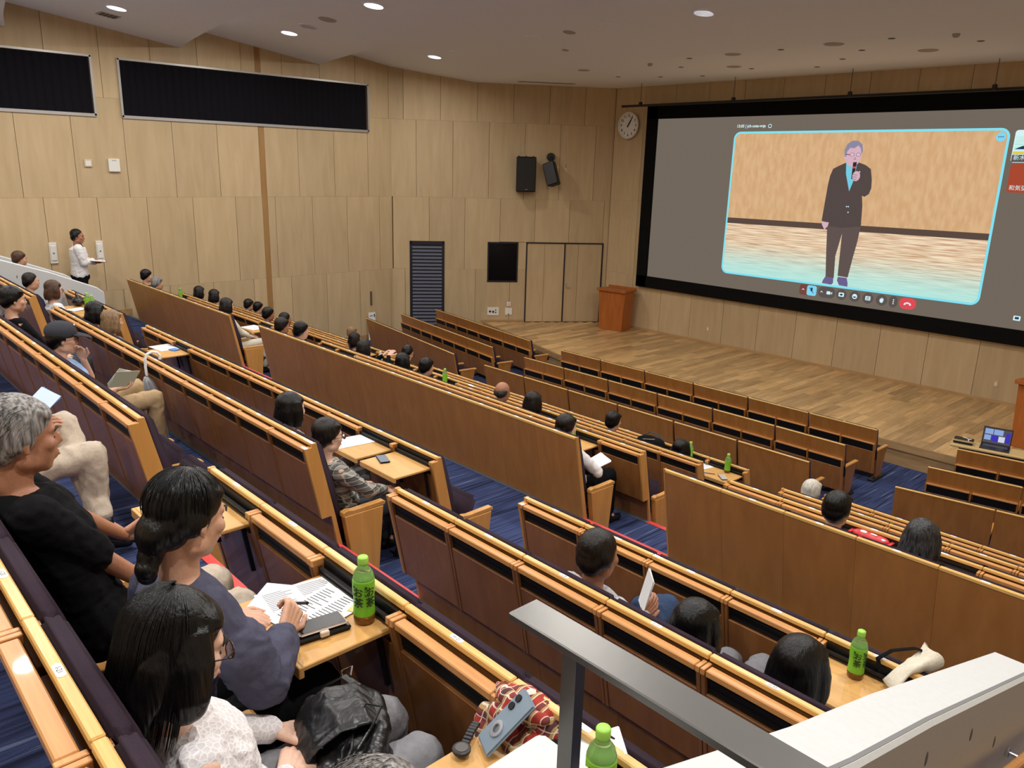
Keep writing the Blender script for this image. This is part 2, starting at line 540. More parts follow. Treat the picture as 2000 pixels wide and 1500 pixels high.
for x, y, s in ((-13.54, 7.94, 1.1), (-10.75, 11.3, .8), (-6.73, 13.45, 1.1), (-5.8, 14.98, 1.1), (-8.69, 13.52, 1), (-9.62, 15.05, 1), (-12.62, 13.78, .9), (-11.73, 12.24, .5)):
    d = obj('ceiling_disc', flat_me, None); d.matrix_world = ceil_frame(x, y) @ Matrix.Scale(s, 4)
    tag(d, 'flat grey round cover disc on the white ceiling', 'ceiling cover', 'flat grey ceiling discs')
smk = MB().lathe([(.001, -.05), (.035, -.05), (.05, -.03), (.055, 0), (.001, 0)], 16).mesh('detector', smooth=True); smk.materials.append(MATS['ceiling_grey'])
for x, y in ((-10.73, 13.71), (-4.88, 13.57)):
    d = obj('smoke_detector', smk, None); d.matrix_world = ceil_frame(x, y)
    tag(d, 'small domed grey detector on the flat ceiling', 'detector', 'domed ceiling detectors')
sp_me = MB().lathe([(.001, -.006), (.05, -.006), (.058, 0), (.001, 0)], 14).mesh('spot'); sp_me.materials.append(MATS['vent_dark'])
for x, y in ((-9.65, 13.53), (-10.55, 14.52), (-7.72, 13.51), (-6.66, 14.35), (-5.78, 13.43), (-4.82, 14.46), (-9.5, 15.53), (-11.06, 16.06), (-12.8, 15.18), (-11.97, 15.71), (-7.4, 15.2), (-8.3, 16.0)):
    d = obj('ceiling_spot', sp_me, None); d.matrix_world = ceil_frame(x, y)
    tag(d, 'tiny dark recessed spot in the flat ceiling before the screen', 'ceiling spot', 'tiny ceiling spots')
v = empty('ceiling_vent'); v.matrix_world = ceil_frame(-16.43, 5.13)
tag(v, 'square grey slotted air vent on the sloped ceiling', 'vent')
obj('vent_frame', MB().box(-.17, .17, -.17, .17, -.012, .004), 'ceiling_grey', v)
for k in range(4): obj('vent_slat', MB().box(-.14, .14, -.13 + k * .07, -.085 + k * .07, -.018, -.011), 'vent_dark', v)
v = empty('ceiling_vent'); v.matrix_world = ceil_frame(-15.15, 15.17) @ RZ(55)
tag(v, 'long thin linear air vent above the splayed wall', 'vent')
obj('vent_frame', MB().box(-.75, .75, -.05, .05, -.01, .004), 'ceiling_grey', v)
obj('vent_slat', MB().box(-.72, .72, -.02, .02, -.016, -.009), 'vent_dark', v)

# ------------------------------------------------------------------ stage
def edge_y(x):
    d = max(0.0, (-12.45) - x, x - (-3.6))
    return 13.23 + 0.29 * d
def back_y(x):
    if x < -14.5:
        return (BEND + SDIR * ((x - BEND.x) / SDIR.x)).y - .02
    return YF - .012
P = [(-16.72, edge_y(-16.72)), (-12.45, 13.23), (-3.6, 13.23), (XR, edge_y(XR)), (XR, YF), (-14.48, YF)]
stage = tag(obj('stage', MB().ext(P, 'z', 0.0, 0.376), 'stage_trim'), kind='structure')
fas = MB()
for (xa, ya), (xb, yb) in zip(P[:3], P[1:4]):
    d = Vector((xb - xa, yb - ya, 0)).normalized(); nn = Vector((d.y, -d.x, 0))
    a = Vector((xa, ya, 0)); b = Vector((xb, yb, 0))
    c = [a, b, b + nn * .03, a + nn * .03]
    fas.ext([(p.x, p.y) for p in c], 'z', .27, .398)
obj('fascia', fas, 'stage_trim', stage)
PW = 0.16
x = -16.4
while x < -2.6:
    xa, xb = x + .0012, x + PW - .0012
    y = max(edge_y(xa), edge_y(xb)); y1 = min(back_y(xa), back_y(xb))
    cut = y + random.uniform(.25, 1.5)
    while y < y1 - .05:
        e = min(cut, y1)
        if y1 - e < .3: e = y1
        obj('plank', MB().box(xa, xb, y + .001, e - .001, .376, .400 + random.uniform(0, .0006)), 'stage_wood', stage)
        y = e; cut = y + random.uniform(1.0, 1.7)
    x += PW
# ------------------------------------------------------------------ auditorium seats
PITCH = 0.55
ROWS = {'I': (.307, 3.56, 1.23), 'H': (1.42, 3.163, 1.23), 'G': (2.53, 2.755, 1.23), 'F': (3.63, 2.388, 1.078), 'E': (5.275, 2.195, 1.23),
        'D': (6.34, 1.815, 1.23), 'C': (7.45, 1.43, 1.23), 'B': (8.53, 1.06, 1.06)}
def sl(z): return -0.2 * z
def yb(z): return -0.072 + 0.2 * (-z - 0.04)

SM = {}
def seat_meshes(H):
    if H in SM: return SM[H]
    d = {}
    def put(k, mb_, mat, bevel=0.0, smooth=False, seg=1):
        me = mb_.mesh(k, bevel, smooth, seg); me.materials.append(MATS[mat]); d[k] = me
    w = PITCH
    put('cap_rail', MB().box(-w/2 + .002, w/2 - .002, -.017, .013, -.026, 0), 'rail_wood', .004)
    put('back_board', MB().ext([(sl(-.026) - .004, -.026), (sl(-.026) + .018, -.026), (sl(-H) + .018, -H), (sl(-H) - .004, -H)], 'x', -w/2 + .001, w/2 - .001), 'panel_wood')
    put('plain_panel', MB().ext([(sl(-.02) - .016, -.02), (sl(-.02) + .012, -.02), (sl(-H) + .012, -H), (sl(-H) - .016, -H)], 'x', -w/2 + .0008, w/2 - .0008), 'barrier_wood')
    put('table_edge', MB().box(-w/2 + .026, w/2 - .026, -.076, -.030, -.060, -.030), 'edge_wood', .004)
    sb = MB().ext([(yb(-.06) + .014, -.06), (yb(-.06) + .03, -.06), (yb(-.155) + .03, -.155), (yb(-.155) + .014, -.155)], 'x', -w/2 + .02, w/2 - .02)
    for zz in (-.085, -.125): sb.box(-w/2 + .03, w/2 - .03, yb(zz) + .008, yb(zz) + .016, zz - .005, zz + .005)
    put('slot_grille', sb, 'slot_black')
    tr = MB().box(-w/2 + .02, w/2 - .02, -.07, -.018, -.118, -.110).box(-w/2 + .02, w/2 - .02, -.026, -.018, -.110, -.034)
    for xx in (-.12, .13): tr.cyl((xx, -.046, -.110), .008, 'z', .006, 8)
    put('table_trough', tr, 'slot_black')
    put('box_panel', MB().ext([(yb(-.155), -.155), (yb(-.155) + .075, -.155), (yb(-.58) + .075, -.58), (yb(-.58), -.58)], 'x', -w/2 + .022, w/2 - .022), 'panel_wood', .003)
    for sgn, nm in ((-1, 'divider_l'), (1, 'divider_r')):
        x0, x1 = sorted((sgn * (w/2 - .002), sgn * (w/2 - .021)))
        put(nm, MB().ext([(-.078, -.030), (-.020, -.030), (-.020, -.06), (yb(-.58) + .076, -.582), (yb(-.58) - .004, -.582)], 'x', x0, x1), 'panel_wood', .002)
    put('divider_cap', MB().box(-.0095, .0095, -.080, -.019, -.056, -.028), 'edge_wood', .002)
    put('back_cushion', MB().ext([(sl(-.01) + .012, -.008), (sl(-.01) + .045, .0), (sl(-.02) + .07, -.022), (sl(-.4) + .095, -.4), (sl(-.74) + .085, -.74), (sl(-.74) + .012, -.74)], 'x', -w/2 + .004, w/2 - .004), 'fabric_purple', .014, True, 2)
    put('seat_down', MB().box(-w/2 + .01, w/2 - .057, .24, .64, -.89, -.78), 'fabric_purple', .04, True, 3)
    up = MB().box(-w/2 + .01, w/2 - .057, 0, .40, -.11, 0)
    up.xf(T(0, .25, -.84) @ RX(68))
    put('seat_up', up, 'fabric_purple', .04, True, 3)
    put('armrest', MB().ext([(.19, -.575), (.23, -.562), (.28, -.572), (.54, -.566), (.56, -.58), (.55, -.602), (.19, -.61)], 'x', -.026, .026), 'end_wood', .004)
    put('arm_support', MB().ext([(.21, -.605), (.50, -.605), (.42, -H), (.26, -H)], 'x', -.018, .018), 'end_wood')
    put('side_panel', MB().ext([(.20, -.605), (.535, -.605), (.48, -H), (.30, -H)], 'x', -.03, .03), 'end_wood', .003)
    put('end_board', MB().ext([(-.08, -.028), (-.019, -.028), (-.019, .001), (.016, .001), (sl(-.58) + .03, -.58), (yb(-.58), -.585)], 'x', -.012, .012)
        .ext([(sl(-.58) - .004, -.58), (sl(-.58) + .03, -.58), (sl(-H) + .03, -H), (sl(-H) - .004, -H)], 'x', -.012, .012), 'end_wood', .002)
    put('end_edge', MB().ext([(-.018, .001), (.016, .001), (sl(-H) + .03, -H), (sl(-H) - .018, -H)], 'x', -.008, .008), 'end_wood')
    lb = MB().ext([(-.02, -.011), (.02, -.011), (.02, .011), (-.02, .011)], 'x', 0, 1)  # placeholder outline, replaced below
    pts = []
    for cx, a0 in ((.020, -90), (-.020, 90)):
        for q in range(7):
            a = math.radians(a0 + q * 30); pts.append((cx + .010 * math.cos(a), .010 * math.sin(a)))
    put('number_tag', MB().ext(pts, 'z', 0, .0012), 'label_white')
    lf = MB().box(-.246, .246, -.395, -.030, -.110 - .0, -.092)
    lf.box(-.246, .246, -.405, -.385, -.135, -.092)
    put('table_leaf', lf, 'leaf_wood', .003)
    put('leaf_arm', MB().ext([(-.08, -.112), (-.06, -.112), (-.02, -.36), (-.04, -.36)], 'x', -.0075, .0075), 'metal_black')
    SM[H] = d
    return d

ROWTXT = {'I': 'hindmost row', 'H': 'second row from the back', 'G': 'third row from the back', 'F': 'row behind cross aisle',
          'E': 'high row before cross aisle', 'D': 'first row below high row', 'C': 'second row below high row', 'B': 'lowest fixed row'}
SECTXT = {'A': 'window-wall wing', 'B': 'middle block', 'C': 'parapet-side wing'}
ORD = ['first', 'second', 'third', 'fourth', 'fifth', 'sixth', 'seventh', 'eighth', 'ninth', 'tenth', 'eleventh', 'twelfth']
OCC = set(); OPEN = set(); NUM = {}
def seat_x(sec, k): # k counts from the aisle end
    return {'A': -12.40 - PITCH * (k + .5), 'B': -4.70 - PITCH * (k + .5), 'C': -3.66 + PITCH * (k + .5)}[sec]

def add_seat(row, sec, k, n):
    y, z, H = ROWS[row]
    x = seat_x(sec, k)
    me = seat_meshes(H)
    plainrow = row == 'E'
    opened = (row, sec, k) in OPEN
    s = empty('auditorium_seat', (x, y, z))
    what = 'plain-backed' if plainrow else ('open-table' if opened else 'folded-table')
    lab = '%s seat, %s from %s aisle, %s, %s' % (what, ORD[k], 'stair' if sec != 'B' else 'parapet-side', ROWTXT[row], SECTXT[sec])
    tag(s, lab, 'seat', 'fixed auditorium seats')
    obj('cap_rail', me['cap_rail'], None, s)
    lft = (k == n - 1) if sec in 'AB' else (k == 0)
    rgt = (k == 0) if sec in 'AB' else (k == n - 1)
    if plainrow:
        obj('back_panel', me['plain_panel'], None, s)
    else:
        obj('back_board', me['back_board'], None, s)
        obj('box_panel', me['box_panel'], None, s)
        obj('divider', me['divider_l'], None, s); obj('divider', me['divider_r'], None, s)
        for sg_ in (-1, 1): obj('divider_cap', me['divider_cap'], None, s, T(sg_ * (PITCH / 2 - .0115), 0, 0))
        if opened:
            obj('table_trough', me['table_trough'], None, s)
            lf = obj('table_leaf', me['table_leaf'], None, s); [obj('leaf_arm', me['leaf_arm'], None, lf, T(q_, 0, 0)) for q_ in (-.19, .19)]
            obj('slot_grille', me['slot_grille'], None, s)
        else:
            obj('table_edge', me['table_edge'], None, s); obj('slot_grille', me['slot_grille'], None, s)
    nt_ = obj('number_tag', me['number_tag'], None, s, T(0.0, -.002, .0))
    if (row, sec, k) in NUM:
        tm = text_mesh(NUM[(row, sec, k)], .017)
        obj('lettering', tm, 'ink', nt_, T(0, 0, .0016) @ RZ(180) if False else T(0, 0, .0016))
    if sec == 'B' and row in 'FGH' or sec == 'C' or row in 'EDCB':
        obj('back_cushion', me['back_cushion'], None, s)
    else:
        obj('back_cushion', me['back_cushion'], None, s)
    obj('seat_pad', me['seat_down' if (row, sec, k) in OCC else 'seat_up'], None, s)
    for sgn, end in ((-1, lft), (1, rgt)):
        if end:
            xx = sgn * (PITCH / 2 + .012)
            ar = obj('armrest', me['armrest'], None, s, T(sgn * (PITCH / 2 + .03), 0, 0))
            obj('side_panel', me['side_panel'], None, s, T(sgn * (PITCH / 2 + .03), 0, -.001))
            obj('end_board', me['end_edge' if plainrow else 'end_board'], None, s, T(xx if not plainrow else sgn * (PITCH / 2 + .008), 0, 0))
        elif sgn == 1:
            obj('armrest', me['armrest'], None, s, T(PITCH / 2 - .027, 0, 0))
            obj('arm_support', me['arm_support'], None, s, T(PITCH / 2 - .027, 0, 0))
    return s

SECT = {('A', 'E'): 9, ('A', 'D'): 9, ('A', 'C'): 9, ('A', 'B'): 9, ('A', 'F'): 5, ('A', 'G'): 5,
        ('B', 'E'): 12, ('B', 'D'): 12, ('B', 'C'): 12, ('B', 'B'): 12, ('B', 'F'): 12, ('B', 'G'): 12, ('B', 'H'): 12,
        ('C', 'E'): 6, ('C', 'D'): 6, ('C', 'C'): 6, ('C', 'B'): 4, ('C', 'F'): 5, ('C', 'G'): 5, ('C', 'H'): 5, ('C', 'I'): 5}
for r_, nos in (('I', {1: 'I-19', 2: 'I-20', 3: 'I-21'}), ('H', {0: 'H-18', 1: 'H-19', 2: 'H-20', 3: 'H-21'}), ('G', {0: 'G-18', 1: 'G-19', 2: 'G-20', 3: 'G-21', 4: 'G-22'})):
    for k, t in nos.items(): NUM[(r_, 'C', k)] = t
# writing tables folded down
OPEN |= {('H', 'C', 0), ('H', 'C', 2), ('H', 'C', 4), ('F', 'B', 0), ('F', 'B', 1), ('F', 'B', 9), ('F', 'C', 4), ('F', 'A', 2), ('F', 'A', 1), ('D', 'A', 1), ('D', 'A', 8), ('D', 'B', 10), ('D', 'B', 11),
         ('D', 'B', 1), ('C', 'B', 10), ('C', 'B', 11), ('C', 'B', 8), ('C', 'B', 9), ('C', 'B', 4), ('B', 'B', 0), ('B', 'B', 1), ('B', 'B', 2), ('B', 'B', 11), ('D', 'C', 2), ('D', 'C', 3), ('B', 'A', 1)}
OCC |= {('I', 'C', 1), ('I', 'C', 2), ('I', 'C', 3), ('I', 'C', 4), ('H', 'B', 4), ('H', 'B', 8), ('G', 'A', 0), ('G', 'A', 2), ('G', 'B', 10), ('G', 'B', 9), ('G', 'B', 1), ('G', 'B', 0),
        ('G', 'C', 2), ('G', 'C', 3), ('G', 'C', 4), ('E', 'A', 8), ('E', 'A', 7), ('E', 'A', 1), ('E', 'A', 0), ('D', 'A', 8), ('D', 'A', 7), ('D', 'A', 2), ('D', 'A', 1), ('C', 'A', 8), ('C', 'A', 7),
        ('E', 'B', 11), ('E', 'B', 10), ('B', 'A', 3), ('C', 'A', 0), ('D', 'B', 10), ('C', 'B', 11), ('D', 'B', 8), ('D', 'B', 7), ('D', 'B', 4), ('D', 'B', 3), ('E', 'B', 0), ('C', 'B', 2), ('C', 'B', 1),
        ('C', 'C', 0), ('E', 'C', 2), ('E', 'C', 3)}
for (sec, row), n_ in SECT.items():
    for k in range(n_): add_seat(row, sec, k, n_)

# ------------------------------------------------------------------ loose two-seat chairs before the stage
UL = 1.09
def um(name, mb_, mat, bevel=0.0, smooth=False, seg=1):
    me = mb_.mesh(name, bevel, smooth, seg); me.materials.append(MATS[mat]); return me
def ul(z): return 0.2 * (0.9 - z)
def slab(z0, z1, d0, d1, x0=-UL/2, x1=UL/2):
    return MB().ext([(ul(z1) + d0, z1), (ul(z1) + d1, z1), (ul(z0) + d1, z0), (ul(z0) + d0, z0)], 'x', x0, x1)
U = {'rail': um('cap_rail', MB().box(-UL/2, UL/2, -.016, .016, .885, .90), 'rail_wood', .003),
     'top': um('back_panel', slab(.55, .885, -.014, .014), 'chair_wood', .002),
     'full': um('back_panel', slab(.13, .885, -.014, .014), 'chair_wood', .002),
     'ledge': um('ledge', MB().box(-UL/4 + .015, UL/4 - .015, ul(.66) - .056, ul(.66) - .01, .648, .668), 'edge_wood', .003),
     'slot': um('slot', slab(.535, .650, -.056, -.012, -UL/4 + .03, UL/4 - .03), 'slot_black'),
     'low': um('lower_panel', slab(.15, .535, -.066, -.012, -UL/4 + .02, UL/4 - .02), 'panel_wood', .003),
     'div': um('divider', slab(.15, .66, -.070, -.01, -.010, .010), 'chair_wood', .002),
     'cush': um('back_cushion', slab(.36, .895, .015, .075, -UL/4 + .004, UL/4 - .004), 'fabric_purple', .016, True, 2),
     'seat': um('seat_pad', MB().box(-UL/4 + .03, UL/4 - .03, 0, .37, -.09, 0).xf(T(0, .26, .32) @ RX(25)), 'fabric_purple', .035, True, 3),
     'arm': um('armrest', MB().box(-.03, .03, .13, .56, .50, .528), 'end_wood', .006),
     'side': um('side_panel', MB().ext([(.17, .50), (.53, .50), (.43, .04), (.25, .04)], 'x', -.02, .02), 'chair_wood', .003),
     'foot': um('foot', MB().box(-.05, .05, .0 + .12, .52, 0, .04), 'metal_black', .01),
     'beam': um('seat_beam', MB().box(-UL/2 + .03, UL/2 - .03, .26, .36, .16, .22), 'metal_black')}
def loose(x, y, rz, plainback, lab):
    s = empty('two_seat_chair', (x, y, 0), rz)
    tag(s, lab, 'chair', 'loose two-seat chairs before the stage')
    obj('cap_rail', U['rail'], None, s)
    if plainback: obj('back_panel', U['full'], None, s)
    else:
        obj('back_panel', U['top'], None, s)
        for sg in (-1, 1):
            for nm, k in (('ledge', 'ledge'), ('slot', 'slot'), ('lower_panel', 'low')):
                obj(nm, U[k], None, s, T(sg * UL / 4, 0, 0))
        for xx in (-UL/2 + .012, 0, UL/2 - .012): obj('divider', U['div'], None, s, T(xx, 0, 0))
    for sg in (-1, 1):
        obj('back_cushion', U['cush'], None, s, T(sg * UL / 4, 0, 0)); obj('seat_pad', U['seat'], None, s, T(sg * UL / 4, 0, 0))
    for xx in (-UL/2 + .03, 0, UL/2 - .03): obj('armrest', U['arm'], None, s, T(xx, 0, 0))
    for xx in (-UL/2 + .03, UL/2 - .03):
        obj('side_panel', U['side'], None, s, T(xx, 0, 0)); obj('foot', U['foot'], None, s, T(xx, 0, 0))
    obj('seat_beam', U['beam'], None, s)
RTX = {3: ('plain-backed', 'hindmost loose row'), 2: ('ledge-backed', 'middle loose row'), 1: ('ledge-backed', 'loose row facing stage')}
def rtx(rr, k, blk, ais='stair'): return '%s two-seat chair, %s from %s aisle, %s, %s' % (RTX[rr][0], ORD[k], ais, RTX[rr][1], blk)
for rr, yy, yl, yr_ in ((3, 9.83, 9.93, 9.87), (2, 10.91, 10.99, 10.95), (1, 12.0, 12.12, 12.06)):
    for k in range(6): loose(-11.27 + 1.128 * (k + .5), yy, 0, rr == 3, rtx(rr, k, 'middle block', 'louvre-side'))
    for k in range(4):
        d = 1.105 * (k + .5); a = math.radians(-8.9)
        loose(-12.33 - d * math.cos(a), yl - d * math.sin(a), a, rr == 3, rtx(rr, k, 'block by louvre'))
    for k in range(2 if rr != 3 else 3):
        d = 1.105 * (k + .5); a = math.radians(10.2)
        loose(-3.40 + d * math.cos(a), yr_ + d * math.sin(a), a, rr == 3, rtx(rr, k, 'block by laptop table'))
# ------------------------------------------------------------------ windows, louvre, doors
for i, (a, b, z0, z1) in enumerate(LWIN):
    w_ = MB()
    for (y0, y1, q0, q1) in ((a - .01, a + .035, z0, z1), (b - .035, b + .01, z0, z1), (a, b, z0 - .02, z0 + .04), (a, b, z1 - .03, z1 + .01)):
        w_.box(XL - .03, XL + .03, y0, y1, q0, q1)
    tag(obj('window_%d' % (i + 1), w_, 'alu'), kind='structure')
    pts = []; nn = int((b - a - .1) / .022)
    for k in range(nn + 1):
        y = a + .05 + (b - a - .1) * k / nn
        ph = y * 2 * PI / .155 + 0.7 * math.sin(y * 3.1)
        pts.append((XL - .006 + .011 * math.sin(ph), y))
    cv = MB().add([(x, y, z0 + .04) for x, y in pts] + [(x, y, z1 - .04) for x, y in pts] + [(x - .004, y, z0 + .04) for x, y in pts] + [(x - .004, y, z1 - .04) for x, y in pts],
                  [(k, k + 1, nn + 2 + k, nn + 1 + k) for k in range(nn)] + [(2 * nn + 2 + k, 3 * nn + 3 + k, 3 * nn + 4 + k, 2 * nn + 3 + k) for k in range(nn)])
    c_ = obj('blackout_curtain', cv.mesh('curtain', smooth=True), 'curtain')
    tag(c_, ('short' if i == 0 else 'long') + ' black pleated curtain drawn across the ' + ('shorter' if i == 0 else 'long') + ' high window', 'curtain')

lv = empty('louver_grille', tuple(SP((LOUV[0] + LOUV[1]) / 2, 0, 0.02)), math.atan2(SDIR.y, SDIR.x))
tag(lv, 'tall black louvred grille with horizontal slats on splayed wall', 'louver')
hw = (LOUV[1] - LOUV[0]) / 2
fr = MB().box(-hw, -hw + .07, -.02, .03, 0, 2.62).box(hw - .07, hw, -.02, .03, 0, 2.62).box(-hw, hw, -.02, .03, 2.52, 2.62).box(-hw, hw, -.02, .03, 0, .1)
obj('frame', fr, 'louver_black', lv)
obj('backing', MB().box(-hw + .05, hw - .05, .01, .02, .05, 2.57), 'slot_black', lv)
slat = MB().ext([(-.018, .0), (-.012, .006), (.012, .062), (.006, .056)], 'x', -hw + .07, hw - .07).mesh('slat'); slat.materials.append(MATS['louver_slat'])
for k in range(25): obj('slat', slat, None, lv, T(0, 0, .11 + k * .0965))

w3 = MB()
for (a, b, q0, q1) in ((SWIN[0], SWIN[0] + .04, SWIN[2], SWIN[3]), (SWIN[1] - .04, SWIN[1], SWIN[2], SWIN[3]), (SWIN[0], SWIN[1], SWIN[2], SWIN[2] + .04), (SWIN[0], SWIN[1], SWIN[3] - .04, SWIN[3])):
    sbox(w3, a, b, q0, q1, -.03, .012)
w3o = tag(obj('window_3', w3, 'louver_black'), kind='structure')
plain('dark_glass', (14, 13, 16), 0.12)
m_ = MB(); sbox(m_, SWIN[0] + .03, SWIN[1] - .03, SWIN[2] + .03, SWIN[3] - .03, -.03, -.015); obj('pane', m_, 'dark_glass', w3o)
# stage door
dm = MB()
for (a, b, q0, q1) in ((SDOOR[0], SDOOR[0] + .035, .40, SDOOR[3]), (SDOOR[1] - .035, SDOOR[1], .40, SDOOR[3]), (SDOOR[0], SDOOR[1], SDOOR[3] - .035, SDOOR[3]), (4.78, 4.81, .40, SDOOR[3] - .03)):
    sbox(dm, a, b, q0, q1, -.04, .016)
d1 = tag(obj('door_1', dm, 'louver_black'), kind='structure')
for (a, b) in ((3.73, 4.775), (4.815, 5.86)):
    m_ = MB(); sbox(m_, a, b, .405, 2.61, -.03, -.004); lf = obj('door_leaf', m_, 'wall_wood', d1)
    js = 4.22 if a < 4 else 5.18
    m_ = MB(); sbox(m_, js - .004, js + .004, .41, 2.6, -.01, -.0035); obj('joint_strip', m_, 'groove_wood', lf)
    if a > 4:
        hm = MB(); sbox(hm, 4.86, 4.90, 1.43, 1.52, -.004, .006); hm.tube([SP(4.88, .02, 1.40), SP(4.88, .055, 1.40), SP(5.0, .055, 1.40)], .012, 8)
        obj('lever_handle', hm, 'alu', lf)
# service fittings on the walls
def wallbox(name, y, z, w, h, mat, lab, cat, d=.03, extra=None):
    o = empty(name, (XL, y, z)); tag(o, lab, cat)
    obj('casing', MB().box(0, d, -w/2, w/2, -h/2, h/2).mesh('casing', .006), mat, o)
    if extra: extra(o)
    return o
wallbox('sensor_box', 4.95, 4.49, .15, .15, 'cream_plastic', 'small cream square wall box beside a larger white one', 'wall box', .03, lambda o: obj('face_plate', MB().box(.03, .036, -.05, .05, -.05, .05), 'white_plastic', o))
wallbox('speaker_box', 5.44, 4.46, .22, .26, 'white_plastic', 'larger white wall box beside a small cream one', 'wall box', .05, lambda o: [obj('vent_line', MB().box(.05, .053, -.04, .04, .1 - .012 * k, .104 - .012 * k), 'vent_dark', o) for k in range(2)])
for y, t in ((4.12, 'nearer the stair parapet'), (4.99, 'beside the standing man with clipboard')):
    def ex(o):
        obj('cover', MB().box(.03, .045, -.055, .055, -.15, .15).mesh('cover', .012), 'white_plastic', o)
        obj('button', MB().box(.045, .052, -.012, .012, -.012, .012), 'vent_dark', o)
    wallbox('emergency_lamp', y, 2.72, .14, .42, 'white_plastic', 'tall white wall panel with oval cover, ' + t, 'wall panel', .03, ex)
dh = empty('pull_handle', (XL, 11.63, 1.12)); tag(dh, 'slim dark pull handle set in the panelled wall', 'handle')
obj('recess', MB().box(0, .006, -.03, .03, -.19, .19), 'groove_wood', dh); obj('grip', MB().box(.006, .03, -.012, .012, -.17, .17), 'vent_dark', dh)
sg = empty('notice_stand', (XL + .12, 11.56, 0)); tag(sg, 'tall narrow white notice board standing by the wall', 'notice')
obj('board', MB().box(0, .02, -.105, .105, 0.0, .76), 'label_white', sg)
obj('foot', MB().box(-.05, .12, -.1, .1, 0, .015), 'alu', sg)
obj('print', MB().box(.02, .0215, -.08, -.05, .66, .68).box(.02, .0215, -.04, -.01, .655, .685).box(.02, .0215, .0, .03, .66, .68), 'vent_dark', sg)
obj('emblem', MB().box(.02, .0215, .06, .09, .63, .71), 'ink', sg)
def splaybox(name, s, z, w, h, mat, lab, cat, extra=None):
    o = empty(name, tuple(SP(s, 0, z)), math.atan2(SDIR.y, SDIR.x)); tag(o, lab, cat)
    obj('plate', MB().box(-w/2, w/2, -.02, 0, -h/2, h/2).mesh('plate', .005), mat, o)
    if extra: extra(o)
    return o
splaybox('connector_panel', 2.8, .70, .33, .23, 'white_plastic', 'cream connector panel with black sockets low on splayed wall', 'socket panel',
         lambda o: [obj('socket', MB().cyl((xx, -.03, zz), rr, 'y', .012, 12), 'ink', o) for xx, zz, rr in ((-.09, 0, .03), (0, -.01, .03), (.07, .04, .018), (.07, -.03, .018))])
splaybox('light_switch', 3.24, .91, .11, .12, 'white_plastic', 'small switch plate above a white socket cover by the door', 'switch', lambda o: obj('rocker', MB().box(-.02, .02, -.028, -.02, -.03, .03), 'cream_plastic', o))
splaybox('socket_cover', 3.24, .70, .2, .2, 'white_plastic', 'square white socket cover below the switch plate', 'socket', lambda o: obj('latch', MB().box(-.015, .015, -.028, -.02, -.09, -.06), 'vent_dark', o))
for x in (-11.05, -4.4):
    o = empty('outlet_plate', (x, YF, .78)); tag(o, 'small pale outlet plate low on the wall under the screen', 'outlet', 'outlets under the screen')
    obj('plate', MB().box(-.04, .04, -.012, 0, -.06, .06).mesh('plate', .004), 'cream_plastic', o); obj('socket', MB().box(-.015, .015, -.014, -.012, -.03, .03), 'white_plastic', o)
o = empty('outlet_plate', tuple(SP(4.72, 0, 4.62)), math.atan2(SDIR.y, SDIR.x)); tag(o, 'tiny pale wall plate beside the tilted loudspeaker', 'outlet')
obj('plate', MB().box(-.05, .05, -.02, 0, -.05, .05), 'cream_plastic', o); obj('cable', MB().tube([(0, -.01, .05), (.005, -.008, .16)], .004, 6), 'vent_dark', o)

# ------------------------------------------------------------------ loudspeakers, clock, hanging pipe
plain('speaker_black', (16, 16, 18), 0.55, bump=0.2, bscale=300)
sp = empty('loudspeaker', tuple(SP(3.57, .2, 4.47)), math.atan2(SDIR.y, SDIR.x) + .12)
tag(sp, 'upright black loudspeaker mounted flat on the splayed wall', 'loudspeaker')
obj('cabinet', MB().ext([(-.27, -.14), (.27, -.14), (.2, .2), (-.2, .2)], 'z', -.46, .46).mesh('cabinet', .02), 'speaker_black', sp)
obj('grille', MB().box(-.24, .24, -.155, -.14, -.43, .43).mesh('grille', .01), 'metal_black', sp)
for xx in (-.2, 0, .2): obj('bolt', MB().cyl((xx, -.05, .46), .018, 'z', .02, 8), 'metal_black', sp)
obj('badge', MB().box(-.03, .03, -.158, -.155, -.40, -.385), 'alu', sp)
sp2 = empty('loudspeaker', tuple(SP(4.28, .32, 4.5)), math.atan2(SDIR.y, SDIR.x))
tag(sp2, 'smaller black loudspeaker tilted on a round bracket', 'loudspeaker')
cb = MB().ext([(-.17, -.13), (.17, -.13), (.13, .14), (-.13, .14)], 'z', -.31, .31).mesh('cabinet', .02)
RS = RX(-18) @ RY(-12) @ RZ(-35)
obj('cabinet', cb, 'speaker_black', sp2, RS)
obj('grille', MB().box(-.15, .15, -.14, -.13, -.29, .29).mesh('grille', .01), 'metal_black', sp2, RS)
obj('bracket', MB().tube([(.02, .05, .3), (.0, .15, .42), (0, .3, .44)], .035, 10).cyl((0, .2, .44), .11, 'y', .1, 16), 'metal_black', sp2)

